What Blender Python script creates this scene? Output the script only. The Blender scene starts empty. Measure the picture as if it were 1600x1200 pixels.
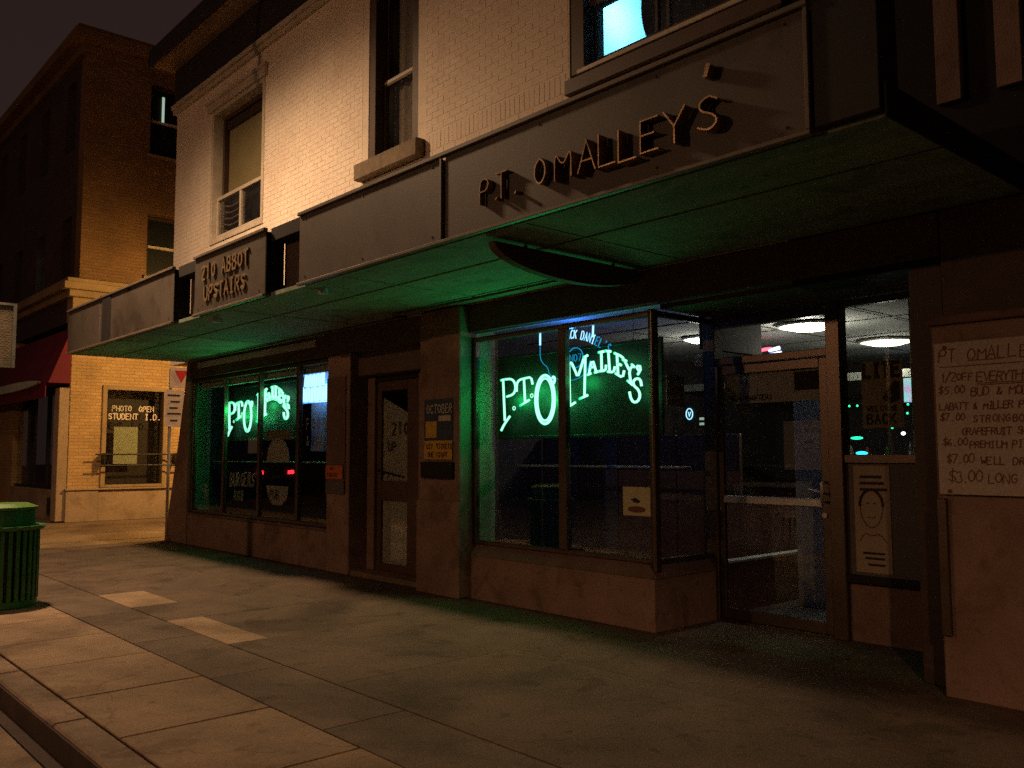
import bpy, bmesh, math, random
from mathutils import Vector, Matrix
random.seed(7)
R = math.radians
sc = bpy.context.scene
col = sc.collection

# ---------------------------------------------------------------- camera
cd = bpy.data.cameras.new('camera'); cam = bpy.data.objects.new('camera', cd); col.objects.link(cam)
cd.sensor_width = 36.0; cd.lens = 31.0; cd.clip_end = 500; cd.clip_start = 0.05
yaw, pitch, roll = R(48.2426), R(4.5491), R(-0.1616)
F = Vector((-math.sin(yaw)*math.cos(pitch), math.cos(yaw)*math.cos(pitch), math.sin(pitch)))
RT = Vector((math.cos(yaw), math.sin(yaw), 0)); UP = RT.cross(F)
R2 = math.cos(roll)*RT + math.sin(roll)*UP; U2 = -math.sin(roll)*RT + math.cos(roll)*UP
cam.matrix_world = Matrix(((R2.x, U2.x, -F.x, 0), (R2.y, U2.y, -F.y, 0), (R2.z, U2.z, -F.z, 1.5), (0, 0, 0, 1)))
sc.camera = cam

# ---------------------------------------------------------------- night sky, exposure
w = bpy.data.worlds.new('World'); sc.world = w; w.use_nodes = True
nt = w.node_tree; bg = nt.nodes['Background']
tc = nt.nodes.new('ShaderNodeTexCoord'); sx = nt.nodes.new('ShaderNodeSeparateXYZ')
rp = nt.nodes.new('ShaderNodeValToRGB')
nt.links.new(tc.outputs['Generated'], sx.inputs[0]); nt.links.new(sx.outputs['Z'], rp.inputs[0])
rp.color_ramp.elements[0].position = 0.0; rp.color_ramp.elements[0].color = (0.024, 0.014, 0.012, 1)
rp.color_ramp.elements[1].position = 0.8; rp.color_ramp.elements[1].color = (0.0150, 0.0080, 0.0075, 1)
nt.links.new(rp.outputs[0], bg.inputs[0]); bg.inputs[1].default_value = 1.0
sc.view_settings.view_transform = 'Standard'; sc.view_settings.look = 'None'
sc.view_settings.exposure = 0.2; sc.view_settings.gamma = 1.0; sc.view_settings.use_curve_mapping = False
sc.cycles.use_denoising = False                      # keeps the grain of a hand-held night picture
sc.cycles.max_bounces = 8; sc.cycles.transparent_max_bounces = 16
sc.cycles.sample_clamp_indirect = 0.8
sc.cycles.caustics_reflective = False; sc.cycles.caustics_refractive = False

# ================================================================ materials
def nodes(name):
    m = bpy.data.materials.new(name); m.use_nodes = True
    return m, m.node_tree, m.node_tree.nodes['Principled BSDF']

def surf(name, c, rough=0.7, var=0.25, scale=3.0, bump=0.0, bscale=60.0, metal=0.0, c2=None, spec=0.4, streak=None, worn=0.0, crack=0.0):
    """colour with uneven tone, fine grain and relief"""
    m, t, b = nodes(name)
    tc = t.nodes.new('ShaderNodeTexCoord')
    mp = t.nodes.new('ShaderNodeMapping'); t.links.new(tc.outputs['Object'], mp.inputs[0])
    if streak: mp.inputs['Scale'].default_value = streak
    n = t.nodes.new('ShaderNodeTexNoise'); n.inputs['Scale'].default_value = scale; n.inputs['Detail'].default_value = 8; n.inputs['Roughness'].default_value = 0.65
    t.links.new(mp.outputs[0], n.inputs['Vector'])
    r = t.nodes.new('ShaderNodeValToRGB')
    d = c2 if c2 else tuple(x*(1-var) for x in c)
    u = tuple(min(1, x*(1+var*0.6)) for x in c)
    r.color_ramp.elements[0].position = 0.32; r.color_ramp.elements[0].color = (*d, 1)
    r.color_ramp.elements[1].position = 0.68; r.color_ramp.elements[1].color = (*u, 1)
    t.links.new(n.outputs['Fac'], r.inputs[0])
    n2 = t.nodes.new('ShaderNodeTexNoise'); n2.inputs['Scale'].default_value = bscale; n2.inputs['Detail'].default_value = 4
    t.links.new(tc.outputs['Object'], n2.inputs['Vector'])
    mx = t.nodes.new('ShaderNodeMix'); mx.data_type = 'RGBA'; mx.blend_type = 'OVERLAY'; mx.inputs[0].default_value = 0.35
    t.links.new(r.outputs[0], mx.inputs[6]); t.links.new(n2.outputs['Fac'], mx.inputs[7])
    out = mx.outputs[2]
    def darken(fac, k, src):
        q = t.nodes.new('ShaderNodeMix'); q.data_type = 'RGBA'; q.blend_type = 'MULTIPLY'
        t.links.new(fac, q.inputs[0]); t.links.new(src, q.inputs[6]); q.inputs[7].default_value = (k, k*0.96, k*0.92, 1)
        return q.outputs[2]
    if worn:
        geo = t.nodes.new('ShaderNodeNewGeometry')
        for (sc_, lo_, hi_, k) in ((0.55, 0.50, 0.62, 1-worn), (2.6, 0.58, 0.66, 1-0.8*worn), (9.0, 0.60, 0.68, 1-0.6*worn)):
            s1 = t.nodes.new('ShaderNodeTexNoise'); s1.inputs['Scale'].default_value = sc_; s1.inputs['Detail'].default_value = 7; s1.inputs['Distortion'].default_value = 0.6
            t.links.new(geo.outputs['Position'], s1.inputs['Vector'])
            m1 = t.nodes.new('ShaderNodeMapRange'); m1.inputs['From Min'].default_value = lo_; m1.inputs['From Max'].default_value = hi_
            t.links.new(s1.outputs['Fac'], m1.inputs['Value']); out = darken(m1.outputs[0], k, out)
        vo = t.nodes.new('ShaderNodeTexVoronoi'); vo.inputs['Scale'].default_value = 3.1; t.links.new(geo.outputs['Position'], vo.inputs['Vector'])
        m1 = t.nodes.new('ShaderNodeMapRange'); m1.inputs['From Min'].default_value = 0.10; m1.inputs['From Max'].default_value = 0.075
        t.links.new(vo.outputs['Distance'], m1.inputs['Value']); out = darken(m1.outputs[0], 1-worn*0.9, out)
    if crack:
        geo = t.nodes.new('ShaderNodeNewGeometry')
        dn = t.nodes.new('ShaderNodeTexNoise'); dn.inputs['Scale'].default_value = 2.5; dn.inputs['Detail'].default_value = 5; t.links.new(geo.outputs['Position'], dn.inputs['Vector'])
        av = t.nodes.new('ShaderNodeMix'); av.data_type = 'RGBA'; av.inputs[0].default_value = 0.35; t.links.new(geo.outputs['Position'], av.inputs[6]); t.links.new(dn.outputs['Color'], av.inputs[7])
        vc = t.nodes.new('ShaderNodeTexVoronoi'); vc.feature = 'DISTANCE_TO_EDGE'; vc.inputs['Scale'].default_value = 0.45; t.links.new(av.outputs[2], vc.inputs['Vector'])
        m1 = t.nodes.new('ShaderNodeMapRange'); m1.inputs['From Min'].default_value = 0.004; m1.inputs['From Max'].default_value = 0.001
        t.links.new(vc.outputs['Distance'], m1.inputs['Value']); out = darken(m1.outputs[0], 1-crack, out)
    t.links.new(out, b.inputs['Base Color'])
    mr = t.nodes.new('ShaderNodeMapRange'); mr.inputs['To Min'].default_value = max(0, rough-0.1); mr.inputs['To Max'].default_value = min(1, rough+0.1)
    t.links.new(n.outputs['Fac'], mr.inputs['Value']); t.links.new(mr.outputs[0], b.inputs['Roughness'])
    b.inputs['Metallic'].default_value = metal
    b.inputs['Specular IOR Level'].default_value = spec
    if bump:
        bp = t.nodes.new('ShaderNodeBump'); bp.inputs['Strength'].default_value = bump; bp.inputs['Distance'].default_value = 0.01
        t.links.new(n2.outputs['Fac'], bp.inputs['Height']); t.links.new(bp.outputs[0], b.inputs['Normal'])
    return m

def glow(name, c, strength):
    m, t, b = nodes(name)
    b.inputs['Base Color'].default_value = (*[min(1, x) for x in c], 1)
    b.inputs['Emission Color'].default_value = (*c, 1); b.inputs['Emission Strength'].default_value = strength
    return m

def neon(name, core, edge, strength, edge_strength):
    """gas tube: bright filament down the middle, dimmer coloured glass at its rim"""
    m, t, b = nodes(name)
    lw = t.nodes.new('ShaderNodeLayerWeight'); lw.inputs[0].default_value = 0.5
    r = t.nodes.new('ShaderNodeValToRGB')
    r.color_ramp.elements[0].position = 0.33; r.color_ramp.elements[0].color = (*[x*strength for x in core], 1)
    r.color_ramp.elements[1].position = 0.80; r.color_ramp.elements[1].color = (*[x*edge_strength for x in edge], 1)
    t.links.new(lw.outputs['Facing'], r.inputs[0])
    e = t.nodes.new('ShaderNodeEmission'); t.links.new(r.outputs[0], e.inputs[0])
    t.links.new(e.outputs[0], t.nodes['Material Output'].inputs[0])
    return m

def glass(name, tint=(0.85, 0.88, 0.88), dirt=0.03, ior=1.5):
    m, t, b = nodes(name)
    tr = t.nodes.new('ShaderNodeBsdfTransparent'); tr.inputs[0].default_value = (*tint, 1)
    gl = t.nodes.new('ShaderNodeBsdfGlossy'); gl.inputs['Roughness'].default_value = 0.012; gl.inputs[0].default_value = (1, 1, 1, 1)
    fr = t.nodes.new('ShaderNodeFresnel'); ge = t.nodes.new('ShaderNodeNewGeometry')
    im = t.nodes.new('ShaderNodeMapRange'); im.inputs['To Min'].default_value = ior; im.inputs['To Max'].default_value = 1/ior   # same reflectance from both sides of a pane
    t.links.new(ge.outputs['Backfacing'], im.inputs['Value']); t.links.new(im.outputs[0], fr.inputs[0])
    mx = t.nodes.new('ShaderNodeMixShader'); t.links.new(fr.outputs[0], mx.inputs[0]); t.links.new(tr.outputs[0], mx.inputs[1]); t.links.new(gl.outputs[0], mx.inputs[2])
    df = t.nodes.new('ShaderNodeBsdfDiffuse'); df.inputs[0].default_value = (0.4, 0.4, 0.38, 1)
    n = t.nodes.new('ShaderNodeTexNoise'); n.inputs['Scale'].default_value = 1.3; n.inputs['Detail'].default_value = 9
    mr = t.nodes.new('ShaderNodeMapRange'); mr.inputs['From Min'].default_value = 0.35; mr.inputs['From Max'].default_value = 0.75; mr.inputs['To Max'].default_value = dirt
    tc = t.nodes.new('ShaderNodeTexCoord'); t.links.new(tc.outputs['Object'], n.inputs['Vector'])
    t.links.new(n.outputs['Fac'], mr.inputs['Value'])
    m2 = t.nodes.new('ShaderNodeMixShader'); t.links.new(mr.outputs[0], m2.inputs[0]); t.links.new(mx.outputs[0], m2.inputs[1]); t.links.new(df.outputs[0], m2.inputs[2])
    t.links.new(m2.outputs[0], t.nodes['Material Output'].inputs[0])
    return m

def brickmat(name, c1, c2, mortar):
    m, t, b = nodes(name)
    tc = t.nodes.new('ShaderNodeTexCoord'); sp = t.nodes.new('ShaderNodeSeparateXYZ'); t.links.new(tc.outputs['Object'], sp.inputs[0])
    ad = t.nodes.new('ShaderNodeMath'); t.links.new(sp.outputs['X'], ad.inputs[0]); t.links.new(sp.outputs['Y'], ad.inputs[1])
    cb = t.nodes.new('ShaderNodeCombineXYZ'); t.links.new(ad.outputs[0], cb.inputs[0]); t.links.new(sp.outputs['Z'], cb.inputs[1])
    k = t.nodes.new('ShaderNodeTexBrick'); k.inputs['Color1'].default_value = (*c1, 1); k.inputs['Color2'].default_value = (*c2, 1); k.inputs['Mortar'].default_value = (*mortar, 1)
    k.inputs['Scale'].default_value = 1; k.inputs['Brick Width'].default_value = 0.21; k.inputs['Row Height'].default_value = 0.075; k.inputs['Mortar Size'].default_value = 0.007
    t.links.new(cb.outputs[0], k.inputs['Vector'])
    n = t.nodes.new('ShaderNodeTexNoise'); n.inputs['Scale'].default_value = 1.2; n.inputs['Detail'].default_value = 6; t.links.new(tc.outputs['Object'], n.inputs['Vector'])
    mx = t.nodes.new('ShaderNodeMix'); mx.data_type = 'RGBA'; mx.blend_type = 'OVERLAY'; mx.inputs[0].default_value = 0.5
    t.links.new(k.outputs['Color'], mx.inputs[6]); t.links.new(n.outputs['Fac'], mx.inputs[7]); t.links.new(mx.outputs[2], b.inputs['Base Color'])
    bp = t.nodes.new('ShaderNodeBump'); bp.inputs['Strength'].default_value = 0.6; bp.inputs['Distance'].default_value = 0.01; bp.invert = True
    t.links.new(k.outputs['Fac'], bp.inputs['Height']); t.links.new(bp.outputs[0], b.inputs['Normal'])
    b.inputs['Roughness'].default_value = 0.85
    return m

M = dict(
    brick=surf('white_painted_brick', (0.80, 0.70, 0.585), 0.8, 0.12, 1.4, 0.25, 45, worn=0.06),
    mortar=surf('white_painted_mortar', (0.75, 0.65, 0.535), 0.9, 0.15, 3, 0.2, 60),
    stucco=surf('brown_painted_stucco', (0.245, 0.160, 0.130), 0.88, 0.22, 2.2, 0.5, 70, worn=0.32),
    stucco2=surf('dark_brown_stucco', (0.15, 0.095, 0.085), 0.9, 0.25, 2.2, 0.5, 70, worn=0.25),
    header=surf('brown_header_board', (0.10, 0.07, 0.06), 0.85, 0.3, 2.0, 0.2, 40),
    pale_trim=surf('pale_grey_trim', (0.45, 0.46, 0.50), 0.7, 0.2, 3),
    soffit=surf('soffit_board', (0.20, 0.25, 0.20), 0.85, 0.3, 1.5, 0.2, 30, streak=(0.5, 3, 1), worn=0.4),
    fascia=surf('grey_fascia_metal', (0.088, 0.073, 0.060), 0.55, 0.16, 1.3, 0.12, 90, worn=0.30),
    fascia_trim=surf('light_fascia_edge', (0.15, 0.125, 0.10), 0.5, 0.2, 3),
    dark=surf('black_void_paint', (0.012, 0.010, 0.010), 0.9, 0.2, 3),
    darkwood=surf('dark_stained_wood', (0.045, 0.028, 0.020), 0.6, 0.4, 3, 0.2, 40, streak=(1, 1, 6)),
    frieze=surf('black_painted_frieze', (0.022, 0.018, 0.02), 0.7, 0.2, 2),
    eave=surf('brown_eave_boards', (0.30, 0.20, 0.13), 0.8, 0.3, 2, streak=(0.4, 4, 1)),
    brownframe=surf('brown_window_casing', (0.075, 0.042, 0.026), 0.55, 0.3, 3, 0.1, 50),
    whiteframe=surf('cream_window_frame', (0.55, 0.48, 0.38), 0.55, 0.2, 4),
    sandstone=surf('sandstone_sill', (0.20, 0.15, 0.10), 0.85, 0.35, 6, 0.5, 50),
    alum=surf('brown_anodised_aluminium', (0.115, 0.085, 0.065), 0.38, 0.2, 4, metal=0.75),
    alum2=surf('pale_aluminium', (0.45, 0.44, 0.40), 0.4, 0.2, 4, metal=0.5),
    brass=surf('worn_bronze_letter', (0.40, 0.27, 0.16), 0.35, 0.3, 8, metal=0.8),
    tan_letter=surf('tan_painted_letter', (0.22, 0.15, 0.085), 0.6, 0.3, 8),
    glass=glass('shop_window_glass', dirt=0.004),
    doorglass=glass('door_glass', (0.86, 0.88, 0.86), 0.012),
    upglass=glass('upper_window_glass', (0.8, 0.8, 0.78), 0.05),
    paper=surf('old_white_paper', (0.50, 0.45, 0.38), 0.8, 0.12, 5),
    board=surf('white_marker_board', (0.42, 0.36, 0.31), 0.6, 0.1, 3),
    ink=surf('dark_ink', (0.03, 0.02, 0.02), 0.8, 0.1),
    redink=surf('dark_red_marker', (0.17, 0.07, 0.05), 0.8, 0.1),
    orange=surf('orange_sticker', (0.48, 0.11, 0.03), 0.6, 0.2, 10),
    yellow=surf('yellow_print', (0.55, 0.33, 0.05), 0.6, 0.2, 9),
    blueprint=surf('dark_blue_print', (0.03, 0.05, 0.09), 0.6, 0.3, 9),
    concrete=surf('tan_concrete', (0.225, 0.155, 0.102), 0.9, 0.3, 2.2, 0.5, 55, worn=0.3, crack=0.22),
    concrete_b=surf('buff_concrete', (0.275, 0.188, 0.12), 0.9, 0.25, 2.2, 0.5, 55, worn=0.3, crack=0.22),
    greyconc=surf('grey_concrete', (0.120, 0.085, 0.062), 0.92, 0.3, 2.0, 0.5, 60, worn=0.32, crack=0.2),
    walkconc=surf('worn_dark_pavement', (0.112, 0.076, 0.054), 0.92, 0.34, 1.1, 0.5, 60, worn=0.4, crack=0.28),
    grout=surf('dirty_joint', (0.035, 0.025, 0.02), 0.95, 0.3, 8),
    kerb=surf('dirty_kerb_concrete', (0.20, 0.14, 0.10), 0.92, 0.4, 3, 0.5, 50, worn=0.4),
    kerbdark=surf('shade_darkened_kerb', (0.05, 0.035, 0.03), 0.92, 0.4, 3, 0.5, 50),  # kerb shade put into the colour
    asphalt=surf('asphalt', (0.06, 0.055, 0.05), 0.92, 0.35, 1.3, 0.6, 90),
    gutter=surf('gutter_concrete', (0.20, 0.145, 0.10), 0.92, 0.35, 2.0, 0.5, 60, worn=0.4),
    sidestreet=surf('side_street_concrete', (0.22, 0.155, 0.10), 0.9, 0.3, 0.6, 0.4, 50, worn=0.3, crack=0.5),
    dimbrick=brickmat('dimmed_ochre_brick', (0.24, 0.13, 0.05), (0.19, 0.10, 0.04), (0.16, 0.10, 0.05)),  # ochre darkened for the weaker light above the lower cornice
    shadedbrick=brickmat('shaded_brown_brick', (0.075, 0.045, 0.035), (0.055, 0.035, 0.03), (0.05, 0.035, 0.03)),  # brick darkened to paint the street side as unlit
    yellowbrick=brickmat('buff_brick', (0.46, 0.30, 0.13), (0.38, 0.24, 0.10), (0.30, 0.20, 0.11)),
    limestone=surf('limestone_base', (0.34, 0.25, 0.17), 0.88, 0.25, 1.6, 0.4, 40, worn=0.2),
    cornice=surf('cream_cornice', (0.30, 0.21, 0.11), 0.75, 0.25, 2),
    red=surf('red_awning_fabric', (0.14, 0.008, 0.026), 0.8, 0.3, 1.6),
    palelamp=surf('pale_valance_light', (0.5, 0.55, 0.5), 0.5, 0.2),
    green=surf('green_painted_steel', (0.03, 0.14, 0.035), 0.42, 0.3, 5, 0.1, 40),
    green_lid=surf('light_green_lid', (0.075, 0.18, 0.03), 0.42, 0.25, 5, 0.1, 40),
    steel=surf('galvanised_steel', (0.30, 0.28, 0.25), 0.5, 0.25, 6, metal=0.6),
    blacksteel=surf('black_steel', (0.02, 0.018, 0.018), 0.5, 0.2, 6, metal=0.4),
    sign_white=surf('white_sign_face', (0.60, 0.50, 0.42), 0.5, 0.15, 6),
    sign_red=surf('red_sign_print', (0.55, 0.03, 0.03), 0.5, 0.15, 6),
    tan=surf('tan_sign_panel', (0.32, 0.245, 0.18), 0.7, 0.15, 4),
    curtain=surf('pale_curtain', (0.42, 0.36, 0.29), 0.95, 0.25, 2.5, 0.2, 20, streak=(8, 8, 0.5)),
    shade=surf('olive_roller_shade', (0.26, 0.22, 0.11), 0.9, 0.2, 1.2),
    inwall=surf('bar_wall_paint', (0.045, 0.036, 0.036), 0.85, 0.3, 1.5),
    inceil=surf('bar_ceiling_tile', (0.42, 0.43, 0.42), 0.9, 0.1, 3),
    infloor=surf('bar_floor', (0.09, 0.065, 0.05), 0.35, 0.3, 2),
    panelwood=surf('red_brown_wood', (0.12, 0.055, 0.038), 0.5, 0.35, 2, streak=(1, 1, 8)),
    panelgrey=surf('grey_booth_panel', (0.09, 0.08, 0.08), 0.6, 0.3, 2),
    whitepost=surf('off_white_post', (0.34, 0.36, 0.31), 0.7, 0.2, 3),
    whitewall=surf('white_room_wall', (0.75, 0.75, 0.75), 0.9, 0.05, 2),
    bk=surf('sign_back_board', (0.010, 0.012, 0.011), 0.5, 0.2, 4, spec=0.25),
    cream=surf('cream_paper', (0.50, 0.48, 0.28), 0.7, 0.15, 8),
    darkpaint=surf('dark_car_paint', (0.02, 0.022, 0.03), 0.25, 0.1, 3),
    tyre=surf('tyre_rubber', (0.015, 0.015, 0.015), 0.9, 0.2, 9),
    opp=surf('opposite_wall', (0.12, 0.09, 0.075), 0.9, 0.3, 0.8),
    neon_g=neon('green_neon_tube', (0.62, 1.25, 1.0), (0.0, 1.0, 0.38), 1.4, 1.7),
    neon_gs=neon('dim_green_neon_tube', (0.02, 1.0, 0.34), (0.0, 1.0, 0.42), 3.0, 0.7),
    neon_b=neon('ice_blue_neon_tube', (0.45, 0.85, 1.0), (0.0, 0.35, 1.0), 1.8, 1.5),
    neon_bs=neon('dim_blue_neon_tube', (0.01, 0.40, 0.75), (0.0, 0.28, 0.8), 1.1, 0.4),
    neon_bb=neon('strong_blue_neon_tube', (0.42, 0.75, 1.0), (0.02, 0.25, 1.0), 2.3, 2.3),
    lamp=glow('ceiling_lamp_glass', (1.0, 0.93, 0.80), 3.0),
    lamp2=glow('dim_ceiling_lamp_glass', (1.0, 0.93, 0.78), 1.6),
    greendot=glow('small_green_light', (0.02, 1.0, 0.45), 2.2),
    whitedot=glow('small_white_light', (0.9, 0.95, 1.0), 4.0),
    cyanlit=glow('cyan_sign_light', (0.02, 0.65, 1.0), 3.0),
    orangelit=glow('orange_led', (1.0, 0.10, 0.015), 3.0),
    headlight=glow('headlight_lens', (1.0, 0.97, 0.9), 12.0),
    taillight=glow('tail_lamp_lens', (1.0, 0.02, 0.03), 14.0),
    streetlens=glow('street_lamp_lens', (1.0, 0.6, 0.28), 8.0),
    winwarm=glow('dim_warm_window', (0.9, 0.5, 0.25), 0.10), paleglow=glow('pale_glow_strip', (0.55, 0.75, 0.6), 0.5),  # pale glow serves painted window reflections and lit menu lines
)
def tvmat():
    m, t, b = nodes('television_picture')
    tc = t.nodes.new('ShaderNodeTexCoord'); v = t.nodes.new('ShaderNodeTexVoronoi'); v.inputs['Scale'].default_value = 9
    t.links.new(tc.outputs['Object'], v.inputs['Vector'])
    mx = t.nodes.new('ShaderNodeMix'); mx.data_type = 'RGBA'; mx.inputs[0].default_value = 0.55; mx.inputs[7].default_value = (0.45, 0.7, 1, 1)
    t.links.new(v.outputs['Color'], mx.inputs[6])
    t.links.new(mx.outputs[2], b.inputs['Emission Color']); b.inputs['Emission Strength'].default_value = 0.9
    return m
M['tv'] = tvmat()

# ================================================================ builders
WL = {}
def box(bm, x0, x1, y0, y1, z0, z1):
    v = [bm.verts.new(p) for p in ((x0,y0,z0),(x1,y0,z0),(x1,y1,z0),(x0,y1,z0),(x0,y0,z1),(x1,y0,z1),(x1,y1,z1),(x0,y1,z1))]
    for f in ((0,3,2,1),(4,5,6,7),(0,1,5,4),(1,2,6,5),(2,3,7,6),(3,0,4,7)): bm.faces.new([v[i] for i in f])
def prism(bm, poly, axis, a, b):
    """poly of 2D points extruded along axis from a to b"""
    def P(p, t):
        return {'x': (t, p[0], p[1]), 'y': (p[0], t, p[1]), 'z': (p[0], p[1], t)}[axis]
    A = [bm.verts.new(P(p, a)) for p in poly]; B = [bm.verts.new(P(p, b)) for p in poly]
    n = len(poly)
    bm.faces.new(A[::-1]); bm.faces.new(B)
    for i in range(n): bm.faces.new((A[i], A[(i+1) % n], B[(i+1) % n], B[i]))
def cyl(bm, cx, cy, z0, z1, r0, r1=None, n=24):
    r1 = r0 if r1 is None else r1
    A = [bm.verts.new((cx+r0*math.cos(2*math.pi*i/n), cy+r0*math.sin(2*math.pi*i/n), z0)) for i in range(n)]
    B = [bm.verts.new((cx+r1*math.cos(2*math.pi*i/n), cy+r1*math.sin(2*math.pi*i/n), z1)) for i in range(n)]
    bm.faces.new(A[::-1]); bm.faces.new(B)
    for i in range(n): bm.faces.new((A[i], A[(i+1) % n], B[(i+1) % n], B[i]))
def tube(bm, pts, r, n=8):
    pts = [Vector(p) for p in pts]
    closed = (pts[0]-pts[-1]).length < 1e-6 and len(pts) > 3
    if closed: pts = pts[:-1]
    rings = []
    for i, p in enumerate(pts):
        if closed: d = (pts[(i+1) % len(pts)]-pts[i-1])
        else: d = (pts[min(i+1, len(pts)-1)]-pts[max(i-1, 0)])
        d.normalize()
        a = d.cross(Vector((0, 1, 0)))
        if a.length < 0.05: a = d.cross(Vector((0, 0, 1)))
        a.normalize(); b = d.cross(a)
        rings.append([bm.verts.new(p+r*(math.cos(2*math.pi*k/n)*a+math.sin(2*math.pi*k/n)*b)) for k in range(n)])
    m = len(rings)
    for i in range(m if closed else m-1):
        A, B = rings[i], rings[(i+1) % m]
        for k in range(n): bm.faces.new((A[k], A[(k+1) % n], B[(k+1) % n], B[k]))
    if not closed: bm.faces.new(rings[0][::-1]); bm.faces.new(rings[-1])
def smooth_path(pts, it=2):
    pts = [Vector(p) for p in pts]
    for _ in range(it):
        q = [pts[0]]
        for a, b in zip(pts, pts[1:]): q += [a*0.75+b*0.25, a*0.25+b*0.75]
        q.append(pts[-1]); pts = q
    return pts
def obj(name, bm, mat, parent=None, bevel=0.0, smooth=False, kind=None, org=None):
    if bevel:
        bmesh.ops.bevel(bm, geom=bm.edges[:], offset=bevel, segments=1, affect='EDGES', clamp_overlap=True)
    bmesh.ops.recalc_face_normals(bm, faces=bm.faces[:])
    if org is None:
        lo = Vector((min(v.co[i] for v in bm.verts) for i in range(3))); hi = Vector((max(v.co[i] for v in bm.verts) for i in range(3)))
        org = Vector(((lo.x+hi.x)/2, (lo.y+hi.y)/2, lo.z))
    org = Vector(org)
    for v in bm.verts: v.co -= org
    me = bpy.data.meshes.new(name); bm.to_mesh(me); bm.free()
    me.materials.append(M[mat] if isinstance(mat, str) else mat)
    if smooth:
        for p in me.polygons: p.use_smooth = True
    o = bpy.data.objects.new(name, me); col.objects.link(o)
    WL[o.name] = org
    if parent is not None: o.parent = parent; o.location = org-WL[parent.name]
    else: o.location = org
    if kind: o['kind'] = kind
    return o
def share(name, me, loc, parent=None, rz=0):
    o = bpy.data.objects.new(name, me); col.objects.link(o); WL[o.name] = Vector(loc)
    o.parent = parent; o.location = Vector(loc)-(WL[parent.name] if parent else Vector((0, 0, 0))); o.rotation_euler.z = rz
    return o
def B(name, mat, parent, *dims, bevel=0.0, kind=None):
    bm = bmesh.new()
    for d in dims: box(bm, *d)
    return obj(name, bm, mat, parent, bevel, kind=kind)
def thing(name, label, cat, loc, group=None, kind=None):
    o = bpy.data.objects.new(name, None); col.objects.link(o); o.location = loc; o.empty_display_size = 0.1
    WL[o.name] = Vector(loc); o['label'] = label; o['category'] = cat
    if group: o['group'] = group
    if kind: o['kind'] = kind
    return o
def tag(o, label, cat, group=None):
    o['label'] = label; o['category'] = cat
    if group: o['group'] = group
    return o

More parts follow.
